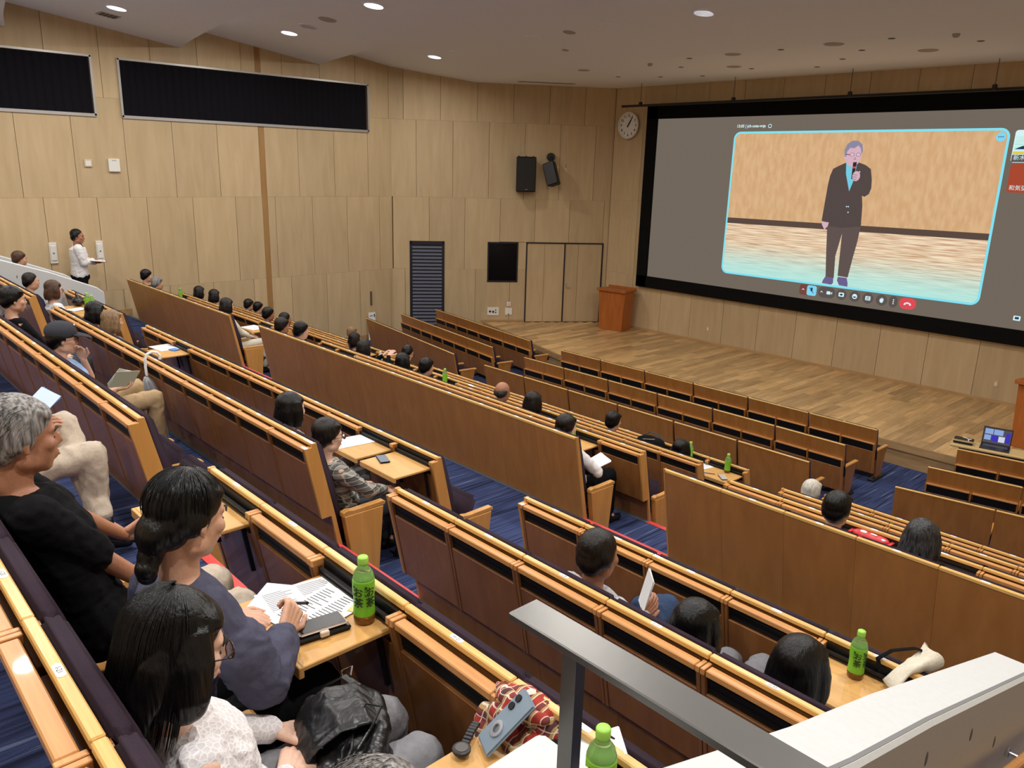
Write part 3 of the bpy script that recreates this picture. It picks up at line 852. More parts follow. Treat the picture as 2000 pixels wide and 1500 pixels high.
ck = empty('round_clock', (-14.03, YF - .05, 5.80)); tag(ck, 'round white wall clock with black numerals beside the screen', 'clock')
obj('rim', MB().lathe([(.30, 0), (.335, .0), (.345, .03), (.335, .05), (.30, .05), (.30, 0)], 36).xf(RX(90)), 'white_plastic', ck)
obj('face', MB().lathe([(.001, .01), (.31, .01), (.31, .02), (.001, .02)], 36).xf(RX(90)), 'label_white', ck)
for h in range(1, 13):
    a = math.radians(90 - 30 * h)
    obj('numeral', text_mesh(str(h), .095, bold=.003), 'ink', ck, T(.245 * math.cos(a), -.022, .245 * math.sin(a)) @ RX(90))
for L, w_, ang in ((.16, .016, 90 - 32), (.24, .011, 90 - 30)):
    a = math.radians(ang); d = Vector((math.cos(a), 0, math.sin(a)))
    obj('clock_hand', MB().tube([d * -.05 + Vector((0, -.03, 0)), d * L + Vector((0, -.03, 0))], w_, 6), 'ink', ck)
obj('pendant_knob', MB().ell((0, -.01, -.365), (.015, .015, .02), 8, 6), 'pilaster_wood', ck)
pp = empty('hanging_pipe', (-8.0, 16.6, 6.23)); tag(pp, 'long black batten pipe hung on chains before the screen', 'pipe')
obj('pipe', MB().tube([(-5.8, 0, 0), (6.4, 0, 0)], .03, 10), 'metal_black', pp)
for x in (-5.21, -2.54, .17, 2.83, 5.5):
    cl = obj('clamp', MB().box(x - .035, x + .035, -.04, .04, -.02, .09).mesh('clamp', .01), 'metal_black', pp)
    chn = MB()
    for q in range(10): chn.box(x - .006, x + .006, -.004, .004, .09 + q * .044, .125 + q * .044).box(x - .004, x + .004, -.006, .006, .12 + q * .044, .138 + q * .044)
    obj('chain', chn, 'vent_dark', cl)

# ------------------------------------------------------------------ projection screen
def semit(n, c): return emit(n, c, 1.43)
semit_noise = emit_noise
semit('scr_grey', (112, 102, 91))
semit_noise('scr_wall', (208, 164, 118), (219, 180, 136), (10, 1, 3.5), 1.43)
semit_noise('scr_floor', (196, 150, 112), (246, 226, 194), (1.6, 1, 60), 1.43, .36, .60, 3)
semit_noise('scr_floor_cyan', (166, 222, 214), (214, 248, 240), (1.6, 1, 60), 1.43, .35, .62, 3)
semit('scr_dark', (88, 72, 64)); semit('scr_suit', (84, 72, 70)); semit('scr_trousers', (96, 82, 78)); semit('scr_cyan', (128, 226, 244)); semit('scr_white', (214, 242, 246)); semit('scr_skin', (214, 176, 190))
semit('scr_hair', (140, 136, 162)); semit('scr_shirt', (120, 202, 224)); semit('scr_shoe', (108, 96, 140)); semit('scr_btn', (90, 82, 80)); semit('scr_red', (222, 76, 84)); semit('scr_mute', (130, 212, 240))
semit('scr_tile', (168, 72, 48)); semit('scr_navy', (30, 60, 90)); semit('scr_yellow', (226, 204, 70)); semit('scr_mic', (50, 40, 44)); semit('scr_redmic', (210, 80, 80)); semit('scr_mutebg', (118, 70, 60)); semit('scr_nose', (190, 138, 150)); semit('scr_lens', (222, 190, 206)); semit('scr_floor_lt', (196, 232, 222))
# the projected floor turns cyan towards its lower edge
fm_ = MATS['scr_floor']; nt = fm_.node_tree; b = nt.nodes['Principled BSDF']
tc = nt.nodes.new('ShaderNodeTexCoord'); sx = nt.nodes.new('ShaderNodeSeparateXYZ'); mr = nt.nodes.new('ShaderNodeMapRange'); mx = nt.nodes.new('ShaderNodeMix'); mx.data_type = 'RGBA'; mx.blend_type = 'MIX'
mr.inputs['From Min'].default_value = 1.55; mr.inputs['From Max'].default_value = .72; mr.inputs['To Min'].default_value = 0; mr.inputs['To Max'].default_value = .8; mr.interpolation_type = 'SMOOTHSTEP'
src = b.inputs['Emission Color'].links[0].from_socket
nt.links.new(tc.outputs['Object'], sx.inputs['Vector']); nt.links.new(sx.outputs['Z'], mr.inputs['Value']); nt.links.new(mr.outputs['Result'], mx.inputs['Factor']); nt.links.new(src, mx.inputs['A']); mx.inputs['B'].default_value = lin((170, 236, 230)); nt.links.new(mx.outputs['Result'], b.inputs['Emission Color'])
scr = empty('projection_screen', (-7.865, 17.2, 1.61)); tag(scr, 'huge black-framed projection screen showing a video call with a suited speaker', 'screen')
SX, SY, SZ = -7.865, 17.2, 1.61
fr = MB().box(-5.515, -5.19, -.08, .05, 0, 4.64).box(5.19, 5.515, -.08, .05, 0, 4.64).box(-5.515, 5.515, -.08, .05, 0, .30).box(-5.515, 5.515, -.08, .05, 4.33, 4.64)
obj('frame', fr, 'screen_frame', scr)
obj('screen_surface', MB().box(-5.2, 5.2, -.02, .03, .28, 4.35), 'scr_grey', scr)
LAY = [0]
def sp_poly(name, pts, mat, lay=1, parent=None):
    d = -.021 - .0012 * lay
    m_ = MB().add([(x - SX, d, z - SZ) for x, z in pts], [tuple(range(len(pts)))])
    me = bpy.data.meshes.new(name); me.from_pydata(m_.v, [], m_.f)
    return obj(name, me, mat, parent or scr)
def rrect(x0, x1, z0, z1, r, n=6):
    o = []
    for cx, cz, a0 in ((x1 - r, z1 - r, 0), (x0 + r, z1 - r, 90), (x0 + r, z0 + r, 180), (x1 - r, z0 + r, 270)):
        for q in range(n + 1):
            a = math.radians(a0 + 90 * q / n); o.append((cx + r * math.cos(a), cz + r * math.sin(a)))
    return o
def circ(cx, cz, r, n=20, ry=None): return [(cx + r * math.cos(2 * PI * q / n), cz + (ry or r) * math.sin(2 * PI * q / n)) for q in range(n)]
sp_poly('video_border', rrect(-10.79, -4.94, 2.26, 5.60, .17), 'scr_cyan', 1)
full = rrect(-10.745, -4.985, 2.305, 5.555, .13)
sp_poly('video_wall', full, 'scr_wall', 2)
def clip_below(pts, f0, f1):
    out = []
    def fz(x): return f0 + (f1 - f0) * (x + 10.74) / 5.76
    for i in range(len(pts)):
        a, b = pts[i], pts[(i + 1) % len(pts)]
        ina, inb = a[1] <= fz(a[0]), b[1] <= fz(b[0])
        if ina: out.append(a)
        if ina != inb:
            da, db = a[1] - fz(a[0]), b[1] - fz(b[0]); t = da / (da - db)
            out.append((a[0] + (b[0] - a[0]) * t, a[1] + (b[1] - a[1]) * t))
    return out
sp_poly('video_skirting', clip_below(full, 3.61, 3.66), 'scr_dark', 3)
sp_poly('video_floor', clip_below(full, 3.48, 3.53), 'scr_floor', 4)
fig = sp_poly('speaker_jacket', [(-7.99, 4.93), (-8.14, 4.86), (-8.25, 4.80), (-8.30, 4.65), (-8.32, 4.47), (-8.34, 4.08), (-8.36, 3.68), (-8.19, 3.65), (-8.20, 3.58), (-7.9, 3.56), (-7.47, 3.62), (-7.5, 4.05), (-7.54, 4.26), (-7.48, 4.24), (-7.40, 4.30), (-7.365, 4.42), (-7.38, 4.6), (-7.43, 4.81), (-7.55, 4.89), (-7.7, 4.94)], 'scr_suit', 8)
sp_poly('speaker_trousers', [(-8.22, 3.62), (-8.16, 3.0), (-8.10, 2.46), (-7.91, 2.46), (-7.94, 2.95), (-7.86, 3.44), (-7.85, 3.13), (-7.83, 2.52), (-7.6, 2.51), (-7.55, 2.94), (-7.50, 3.29), (-7.47, 3.69)], 'scr_trousers', 7)
sp_poly('speaker_shirt', [(-7.98, 4.95), (-7.95, 4.7), (-7.83, 4.34), (-7.77, 4.55), (-7.74, 4.88), (-7.85, 4.86)], 'scr_shirt', 9)
sp_poly('speaker_head', circ(-7.84, 5.10, .175, 24, .25), 'scr_skin', 10)
sp_poly('speaker_ear', circ(-8.01, 5.05, .03, 12, .05), 'scr_skin', 10)
sp_poly('speaker_hair', [(-8.03, 5.06), (-8.05, 5.2), (-8.0, 5.32), (-7.9, 5.385), (-7.78, 5.38), (-7.68, 5.31), (-7.65, 5.18), (-7.67, 5.1), (-7.70, 5.22), (-7.76, 5.29), (-7.84, 5.23), (-7.93, 5.24), (-7.99, 5.16), (-7.99, 5.06)], 'scr_hair', 11)
for cx in (-7.87, -7.735):
    g_ = sp_poly('speaker_glasses', circ(cx, 5.10, .050, 16, .038), 'scr_suit', 12); sp_poly('glasses_lens', circ(cx, 5.10, .042, 16, .031), 'scr_lens', 13, g_)
sp_poly('glasses_temple', [(-8.0, 5.115), (-7.92, 5.105), (-7.92, 5.09), (-8.0, 5.10)], 'scr_suit', 12)
sp_poly('speaker_nose', [(-7.80, 5.06), (-7.77, 5.0), (-7.83, 4.99)], 'scr_nose', 11); sp_poly('speaker_mouth', circ(-7.80, 4.935, .04, 12, .012), 'scr_nose', 12)
sp_poly('microphone', [(-7.825, 4.94), (-7.745, 4.95), (-7.765, 4.6), (-7.82, 4.6)], 'scr_mic', 13); sp_poly('microphone_band', [(-7.82, 4.855), (-7.75, 4.86), (-7.755, 4.82), (-7.82, 4.815)], 'scr_redmic', 14)
hnd = sp_poly('speaker_hand', circ(-7.72, 4.66, .085, 14, .105), 'scr_skin', 15)
for k in range(3): sp_poly('finger_line', [(-7.80, 4.60 + .045 * k), (-7.70, 4.585 + .045 * k), (-7.70, 4.593 + .045 * k), (-7.80, 4.608 + .045 * k)], 'scr_suit', 16, hnd)
sp_poly('speaker_hand', [(-8.345, 3.67), (-8.19, 3.66), (-8.2, 3.58), (-8.25, 3.52), (-8.24, 3.46), (-8.30, 3.54), (-8.34, 3.6)], 'scr_skin', 9)
sp_poly('speaker_shoe', [(-8.11, 2.47), (-7.92, 2.47), (-7.91, 2.35), (-7.95, 2.31), (-8.17, 2.32), (-8.15, 2.39)], 'scr_shoe', 8)
sp_poly('speaker_shoe', [(-7.82, 2.50), (-7.62, 2.50), (-7.58, 2.38), (-7.58, 2.31), (-7.77, 2.32), (-7.83, 2.42)], 'scr_shoe', 8)
for (x, z) in ((-7.84, 4.02), (-7.80, 4.02), (-7.79, 3.9), (-7.66, 4.75)): sp_poly('button_dot', circ(x, z, .014, 8), 'scr_white', 9)
def sp_text(t, x, z, size, mat='scr_white', lay=20, align='LEFT', bold=0.0):
    return obj('lettering', text_mesh(t, size, align, bold), mat, scr, T(x - SX, -.021 - .0012 * lay, z - SZ) @ RX(90))
sp_text('13:05 | jch-csea-wqa', -10.73, 5.72, .092, bold=.002)
sp_poly('info_icon', circ(-9.88, 5.715, .045), 'scr_white', 2); sp_poly('info_icon_core', circ(-9.88, 5.715, .03), 'scr_btn', 3)
sp_poly('menu_dot_button', circ(-5.09, 5.44, .085), 'scr_mute', 5)
for k in (-1, 0, 1): sp_poly('menu_dot', circ(-5.09 + k * .035, 5.44, .011, 8), 'scr_navy', 6)
sp_poly('mute_background', rrect(-8.68, -8.40, 2.0, 2.24, .06), 'scr_mutebg', 1)
sp_poly('mute_button', rrect(-8.50, -8.27, 2.005, 2.235, .05), 'scr_mute', 2)
sp_poly('mute_icon', rrect(-8.41, -8.365, 2.10, 2.19, .02), 'scr_navy', 3); sp_poly('mute_slash', [(-8.45, 2.18), (-8.44, 2.19), (-8.33, 2.07), (-8.34, 2.06)], 'scr_navy', 4)
for x in (-8.59, -8.15): sp_poly('caret', [(x - .04, 2.105), (x, 2.15), (x + .04, 2.105), (x, 2.125)], 'scr_white', 3)
sp_poly('camera_background', rrect(-8.23, -7.83, 2.0, 2.24, .115), 'scr_btn', 1)
for x in (-7.97, -7.69, -7.39, -7.10, -6.81): sp_poly('call_button', circ(x, 2.12, .118, 24), 'scr_btn', 2)
sp_poly('more_button', rrect(-6.65, -6.475, 2.0, 2.24, .085), 'scr_btn', 2)
for k in (-1, 0, 1): sp_poly('more_dot', circ(-6.56, 2.12 + .04 * k, .014, 8), 'scr_white', 4)
sp_poly('hangup_button', rrect(-6.44, -6.10, 2.0, 2.24, .115), 'scr_red', 2)
sp_poly('hangup_icon', [(-6.35, 2.09), (-6.33, 2.13), (-6.27, 2.15), (-6.21, 2.13), (-6.19, 2.09), (-6.23, 2.085), (-6.24, 2.115), (-6.30, 2.115), (-6.31, 2.085)], 'scr_white', 4)
sp_poly('camera_icon', rrect(-8.03, -7.94, 2.085, 2.155, .015), 'scr_white', 4); sp_poly('camera_icon_lens', [(-7.935, 2.12), (-7.90, 2.15), (-7.90, 2.09)], 'scr_white', 4)
sp_poly('share_icon', rrect(-7.75, -7.63, 2.075, 2.165, .012), 'scr_white', 4); sp_poly('share_icon_core', rrect(-7.72, -7.66, 2.10, 2.14, .01), 'scr_navy', 5)
sp_poly('smile_icon', circ(-7.39, 2.12, .055), 'scr_white', 4); sp_poly('smile_icon_mouth', [(-7.425, 2.12), (-7.355, 2.12), (-7.37, 2.09), (-7.41, 2.09)], 'scr_navy', 5)
sp_poly('list_icon', rrect(-7.155, -7.045, 2.075, 2.165, .012), 'scr_white', 4)
for k in range(3): sp_poly('list_line', rrect(-7.135, -7.065, 2.092 + k * .024, 2.102 + k * .024, .003), 'scr_navy', 5)
hi = sp_poly('raise_hand_icon', [(-6.85, 2.10), (-6.83, 2.07), (-6.80, 2.06), (-6.775, 2.08), (-6.765, 2.13), (-6.775, 2.165), (-6.785, 2.14), (-6.79, 2.18), (-6.805, 2.145), (-6.815, 2.18), (-6.825, 2.14), (-6.84, 2.15)], 'scr_white', 4)
sp_poly('chat_icon', rrect(-4.31, -4.19, 2.08, 2.17, .012), 'scr_white', 2); sp_poly('chat_icon_core', rrect(-4.285, -4.215, 2.105, 2.15, .006), 'scr_navy', 3)
t1 = sp_poly('participant_tile', rrect(-4.86, -3.5, 4.98, 5.56, .05), 'scr_white', 1)
sp_poly('tile_picture', rrect(-4.84, -3.5, 5.2, 5.45, .01), 'scr_floor_cyan', 2, None); sp_poly('tile_shape', [(-4.83, 5.22), (-4.7, 5.28), (-4.5, 5.25), (-4.3, 5.36), (-3.6, 5.3), (-3.6, 5.2)], 'scr_navy', 3)
sp_poly('tile_band', rrect(-4.85, -3.5, 5.13, 5.18, .01), 'scr_yellow', 3); sp_poly('tile_foot', rrect(-4.85, -3.5, 4.99, 5.12, .01), 'scr_btn', 3)
sp_text('新木勝', -4.82, 5.06, .10)
sp_poly('participant_tile', rrect(-4.84, -3.5, 4.44, 4.96, .05), 'scr_tile', 1); sp_text('和気弘治', -4.80, 4.52, .10)

# ------------------------------------------------------------------ lecterns, laptop table
def lectern(x, y, rz, lab):
    o = empty('lectern', (x, y, .402), math.radians(rz)); tag(o, lab, 'lectern')
    obj('body', MB().ext([(-.36, 0), (.36, 0), (.42, 1.06), (-.42, 1.06)], 'y', -.24, .24).mesh('body', .006), 'podium_wood', o)
    obj('top', MB().ext([(-.30, 1.06), (.30, 1.06), (.30, 1.10), (-.30, 1.13)], 'x', -.46, .46).mesh('top', .006), 'podium_wood', o)
    obj('book_ledge', MB().box(-.44, .44, .28, .31, 1.09, 1.16).mesh('book_ledge', .004), 'podium_wood', o)
    obj('plinth', MB().box(-.34, .34, -.22, .22, 0, .04), 'panel_wood', o)
lectern(-13.70, 16.72, 8, 'orange-brown wooden lectern standing on stage by the splayed wall')
lectern(-2.95, 14.75, -6, 'orange-brown wooden lectern cut off beside the laptop table')
lt = empty('folding_table', (-2.46, 12.98, 0), math.radians(12)); tag(lt, 'narrow grey folding table with pale top before the stage', 'table')
plain('table_top', (206, 178, 124), 0.45)
obj('table_top', MB().box(-1.25, 1.25, -.19, .19, .765, .80).mesh('table_top', .008), 'table_top', lt)
obj('modesty_panel', MB().box(-1.15, 1.15, .12, .135, .35, .76), 'table_grey', lt)
for sx in (-1.1, 1.1):
    obj('leg', MB().box(sx - .03, sx + .03, -.03, .03, .04, .765), 'table_grey', lt)
    obj('foot', MB().box(sx - .04, sx + .04, -.18, .18, 0, .04).mesh('foot', .01), 'table_grey', lt)
lp = empty('laptop', (-3.13, 12.85, .802), math.radians(12)); tag(lp, 'open dark laptop with a lit video-call screen on the folding table', 'laptop')
obj('base', MB().box(-.19, .19, -.13, .13, 0, .016).mesh('base', .004), 'metal_black', lp)
plain('keys', (70, 70, 76), .6)
obj('keyboard', MB().box(-.16, .16, -.02, .11, .016, .018), 'keys', lp)
LS = T(0, .13, .014) @ RX(-17)
lid = obj('lid', MB().box(-.19, .19, 0, .012, 0, .26).mesh('lid', .004), 'metal_black', lp, LS)
emit('lap_bg', (96, 90, 100)); emit('lap_blue', (150, 180, 235), 1.2); emit('lap_violet', (66, 54, 196), 1.2); emit('lap_white', (222, 228, 248), 1.2)
def lq(nm, x0, x1, z0, z1, mat): obj(nm, MB().box(x0, x1, -.0012, 0.0, z0, z1), mat, lid)
lq('display', -.175, .175, .02, .24, 'lap_bg')
for nm, a in (('call_tile', (-.165, -.06, .15, .23)), ('call_tile', (-.05, .07, .15, .23)), ('call_tile', (-.165, -.08, .06, .135))):
    obj(nm, MB().box(a[0], a[1], -.0022, -.0012, a[2], a[3]), 'lap_blue', lid)
obj('call_tile', MB().box(-.07, .01, -.0022, -.0012, .05, .135), 'lap_violet', lid); obj('call_tile', MB().box(.02, .10, -.0022, -.0012, .05, .135), 'lap_white', lid); obj('call_tile', MB().box(.11, .165, -.0022, -.0012, .05, .20), 'lap_violet', lid)
dv = empty('black_device', (-3.53, 12.755, .802), math.radians(12)); tag(dv, 'flat black electronic box with white cable at the table corner', 'device')
obj('box', MB().box(-.13, .13, -.10, .10, 0, .06).mesh('box', .012), 'metal_black', dv)
obj('cable', MB().tube([(-.02, .06, .066), (.03, .03, .068), (.06, 0, .068), (.1, .01, .07), (.06, -.05, .068), (.08, -.1, .05)], .006, 6), 'label_white', dv)
obj('strip', MB().box(-.13, .14, -.108, -.10, .04, .062), 'table_top', dv)

# ------------------------------------------------------------------ concrete parapets and steel handrail
def parapet(name, x0, x1, prof, lab, pits=()):
    o = empty(name, ((x0 + x1) / 2, prof[-1][0], prof[-1][1])); tag(o, lab, 'parapet')
    low = [(y, 0.25) for y, z in prof]
    poly = prof + [(prof[-1][0], 0.2), (prof[0][0], 0.2)]
    wl_ = obj('wall', MB().ext(poly, 'x', x0, x1).mesh('wall', .012), 'concrete', o); wl_.parent = o; wl_.matrix_parent_inverse = o.matrix_world.inverted() if False else Matrix.Translation(-Vector(o.location))
    for (y, z, side) in pits:
        xx = x1 if side > 0 else x0
        c_ = obj('tie_hole', MB().ell((xx, y, z), (.004, .010, .028), 10, 8), 'concrete_pit', o); c_.matrix_parent_inverse = Matrix.Translation(-Vector(o.location))
    return o
parapet('concrete_parapet', -15.45, -15.25, [(-2, 4.55), (0.5, 3.72), (2.68, 2.95), (3.4, 2.69), (4.12, 2.37), (4.22, 2.28)], 'sloping grey concrete parapet beside the left wing seats', [(2.9, 2.65, 1), (3.5, 2.45, 1), (3.9, 2.25, 1), (3.45, 2.12, 1), (3.0, 2.35, 1)])
parapet('concrete_parapet', -16.7, -16.5, [(-2, 4.55), (0.5, 3.76), (2.92, 2.88), (3.93, 2.47), (4.03, 2.40)], 'outer grey concrete parapet along the windowed wall stair', [(3.2, 2.55, 1), (3.7, 2.4, 1)])
# right-hand parapet: level part, then a sloping part
rp_ = parapet('concrete_parapet', -.80, -.60, [(.93, 3.50), (1.21, 3.41), (1.83, 3.19), (2.41, 3.01), (3.93, 2.49), (4.0, 2.44)], 'long white sloping concrete parapet next to the steel handrail',
              [(1.50, 3.12, 1), (1.95, 3.02, 1), (2.40, 2.88, 1), (2.05, 2.80, 1), (2.9, 2.70, 1), (2.55, 2.62, 1), (3.3, 2.45, 1)])
gl_ = [(.95, 3.4958), (1.21, 3.4118), (1.83, 3.1918), (2.41, 3.0118), (3.9, 2.502)]
gm_ = MB().ext(gl_ + [(y, z - .01) for y, z in gl_[::-1]], 'x', -.628, -.614)
g_ = obj('edge_groove', gm_, 'concrete_pit', rp_); g_.matrix_parent_inverse = Matrix.Translation(-Vector(rp_.location))
parapet('concrete_parapet', -.80, -.60, [(-2.5, 3.70), (.84, 3.70), (.845, 3.69)], 'level white concrete parapet under the steel handrail post')
o = empty('steel_handrail', (-.62, .755, 3.70)); tag(o, 'flat brushed steel handrail on a square post above the parapet', 'handrail')
obj('rail_bar', MB().box(-.145, 1.8, -.03, .03, .278, .292).mesh('rail_bar', .002), 'steel', o)
obj('post', MB().box(-.052, -.022, -.008, .012, 0, .278).mesh('post', .001), 'steel', o)
obj('base_plate', MB().box(-.067, -.007, -.03, .03, 0, .006), 'steel', o)
o = empty('timber_handrail', (-.60, 2.0, 2.6)); tag(o, 'round timber handrail on chrome brackets along the parapet', 'handrail')
obj('grip', MB().tube([(.09, -1.0, .59), (.09, 1.9, -.41)], .02, 12), 'edge_wood', o)
for yy in (-.45, .56, 1.57):
    zz = .24 - .345 * yy
    b_ = obj('bracket', MB().tube([(0, yy, zz - .045), (.06, yy, zz - .045), (.09, yy, zz)], .008, 8).cyl((0, yy, zz - .045), .022, 'x', .014, 14), 'chrome', o)
# stairs beside the parapet
st = MB()
for k in range(9): st.box(-.60, XR, .8 + .42 * k, .8 + .42 * (k + 1), 0.2, 2.95 - .19 * k)
st.box(-.60, XR, YB, .8, .2, 3.08)
tag(obj('floor_stair', st, 'carpet'), kind='structure')
# ------------------------------------------------------------------ people
def hairmat(name, c1, c2, rough=0.38, scale=(55, 55, 5)):
    m, nt, b = base_mat(name)
    tc = nt.nodes.new('ShaderNodeTexCoord')
    mp = nt.nodes.new('ShaderNodeMapping'); mp.inputs['Scale'].default_value = scale
    nz = nt.nodes.new('ShaderNodeTexNoise'); nz.inputs['Scale'].default_value = 1.6; nz.inputs['Detail'].default_value = 4
    rp = nt.nodes.new('ShaderNodeValToRGB')
    rp.color_ramp.elements[0].position = .35; rp.color_ramp.elements[1].position = .68
    rp.color_ramp.elements[0].color = lin(c1); rp.color_ramp.elements[1].color = lin(c2)
    b.inputs['Specular IOR Level'].default_value = .32
    bp = nt.nodes.new('ShaderNodeBump'); bp.inputs['Strength'].default_value = .4; bp.inputs['Distance'].default_value = .012
    nt.links.new(tc.outputs['Object'], mp.inputs['Vector']); nt.links.new(mp.outputs['Vector'], nz.inputs['Vector'])
    nt.links.new(nz.outputs['Fac'], rp.inputs['Fac']); nt.links.new(rp.outputs['Color'], b.inputs['Base Color'])
    nt.links.new(nz.outputs['Fac'], bp.inputs['Height']); nt.links.new(bp.outputs['Normal'], b.inputs['Normal'])
    b.inputs['Roughness'].default_value = rough
    return m
hairmat('hair_black', (4, 4, 4), (16, 14, 14), .34); hairmat('hair_dark', (10, 7, 6), (34, 25, 21), .36); hairmat('hair_brown', (52, 34, 24), (96, 66, 48)); hairmat('hair_light', (110, 84, 58), (156, 126, 92))
hairmat('hair_grey', (64, 62, 62), (168, 164, 160), .5); hairmat('hair_salt', (18, 17, 17), (74, 70, 68), .45); hairmat('hair_white', (178, 172, 160), (226, 222, 212), .5); hairmat('hair_longgrey', (16, 16, 17), (70, 70, 74), .36)

def skinmat(name, c):
    m = plain(name, c, .5, bump=.06, bscale=120, var=.05)
    m.node_tree.nodes['Principled BSDF'].inputs['Subsurface Weight'].default_value = .08
    m.node_tree.nodes['Principled BSDF'].inputs['Subsurface Radius'].default_value = (.02, .008, .004)
skinmat('skin', (208, 160, 132)); skinmat('skin_tan', (168, 116, 88)); skinmat('skin_pale', (226, 184, 160))

def cloth(name, c, bump=.25, scale=60, rough=.9):
    """woven cloth with soft crease relief"""
    return plain(name, c, rough, bump=bump, bscale=scale, var=.05, spec=.12)
for n_, c in (('cl_black', (15, 15, 17)), ('cl_slate', (78, 78, 96)), ('cl_white', (228, 226, 226)), ('cl_navy', (34, 38, 58)), ('cl_khaki', (178, 152, 116)), ('cl_beige', (196, 182, 164)), ('cl_greypants', (132, 132, 136)),
              ('cl_darkgrey', (62, 64, 70)), ('cl_blue', (150, 178, 216)), ('cl_jeans', (54, 70, 98)), ('cl_grey', (120, 120, 124)), ('cl_shirtgrey', (176, 178, 182)), ('cl_brown', (96, 76, 60)), ('cl_cream', (214, 206, 188))):
    cloth(n_, c)
plain('shoe_black', (18, 18, 20), .4); plain('sole', (200, 196, 188), .7)
plain('eye_white', (176, 160, 150), .4); plain('eye_dark', (24, 18, 16), .2); plain('lip', (172, 112, 98), .6); plain('brow', (34, 28, 26), .8)
plain('glasses_frame', (44, 22, 24), .3); plain('clear_lens', (240, 244, 248), .05, trans=1.0)

def plaidmat(name, base, c2, c3, c4, s=26.0):
    m, nt, b = base_mat(name)
    tc = nt.nodes.new('ShaderNodeTexCoord'); sx = nt.nodes.new('ShaderNodeSeparateXYZ')
    nt.links.new(tc.outputs['Object'], sx.inputs['Vector'])
    cur = nt.nodes.new('ShaderNodeRGB'); cur.outputs[0].default_value = lin(base); col = cur.outputs[0]
    def band(axis, freq, phase, width, c, fac):
        nonlocal col
        a = nt.nodes.new('ShaderNodeMath'); a.operation = 'MULTIPLY_ADD'; a.inputs[1].default_value = freq; a.inputs[2].default_value = phase
        nt.links.new(sx.outputs[axis], a.inputs[0])
        f_ = nt.nodes.new('ShaderNodeMath'); f_.operation = 'FRACT'; nt.links.new(a.outputs[0], f_.inputs[0])
        l = nt.nodes.new('ShaderNodeMath'); l.operation = 'LESS_THAN'; l.inputs[1].default_value = width; nt.links.new(f_.outputs[0], l.inputs[0])
        mu = nt.nodes.new('ShaderNodeMath'); mu.operation = 'MULTIPLY'; mu.inputs[1].default_value = fac; nt.links.new(l.outputs[0], mu.inputs[0])
        mx = nt.nodes.new('ShaderNodeMix'); mx.data_type = 'RGBA'
        nt.links.new(mu.outputs[0], mx.inputs['Factor']); nt.links.new(col, mx.inputs['A']); mx.inputs['B'].default_value = lin(c); col = mx.outputs['Result']
    for ax in ('X', 'Z'):
        band(ax, s * .35, .1, .45, c2, .55)
    for ax in ('X', 'Z'):
        band(ax, s * .35, .8, .18, c3, .6); band(ax, s * .7, .35, .10, c4, .75)
    nt.links.new(col, b.inputs['Base Color']); b.inputs['Roughness'].default_value = .9
    nz = nt.nodes.new('ShaderNodeTexNoise'); nz.inputs['Scale'].default_value = 16; nt.links.new(tc.outputs['Object'], nz.inputs['Vector'])
    bp = nt.nodes.new('ShaderNodeBump'); bp.inputs['Strength'].default_value = .4; bp.inputs['Distance'].default_value = .01
    nt.links.new(nz.outputs['Fac'], bp.inputs['Height']); nt.links.new(bp.outputs['Normal'], b.inputs['Normal'])
plaidmat('cl_plaid', (150, 148, 140), (40, 44, 50), (24, 26, 30), (214, 206, 190), 40)
plaidmat('cl_tartan', (160, 50, 38), (42, 50, 56), (204, 176, 110), (232, 226, 214), 44)
def lacemat(name):
    m, nt, b = base_mat(name)
    tc = nt.nodes.new('ShaderNodeTexCoord'); vo = nt.nodes.new('ShaderNodeTexVoronoi'); vo.feature = 'DISTANCE_TO_EDGE'; vo.inputs['Scale'].default_value = 62
    rp = nt.nodes.new('ShaderNodeValToRGB'); rp.color_ramp.elements[0].position = .03; rp.color_ramp.elements[1].position = .12
    rp.color_ramp.elements[0].color = lin((240, 238, 238)); rp.color_ramp.elements[1].color = lin((218, 213, 214))
    bp = nt.nodes.new('ShaderNodeBump'); bp.inputs['Strength'].default_value = .5; bp.inputs['Distance'].default_value = .006; bp.invert = True
    nt.links.new(tc.outputs['Object'], vo.inputs['Vector']); nt.links.new(vo.outputs['Distance'], rp.inputs['Fac']); nt.links.new(rp.outputs['Color'], b.inputs['Base Color'])
    nt.links.new(vo.outputs['Distance'], bp.inputs['Height']); nt.links.new(bp.outputs['Normal'], b.inputs['Normal']); b.inputs['Roughness'].default_value = .9
lacemat('cl_lace')

def join_mesh(a, b):
    bm = bmesh.new(); bm.from_mesh(a); bm.from_mesh(b); bm.to_mesh(a); bm.free(); bpy.data.meshes.remove(b)
    for p in a.polygons: p.use_smooth = True
    return a

def V(*a): return Vector(a[0]) if len(a) == 1 else Vector(a)

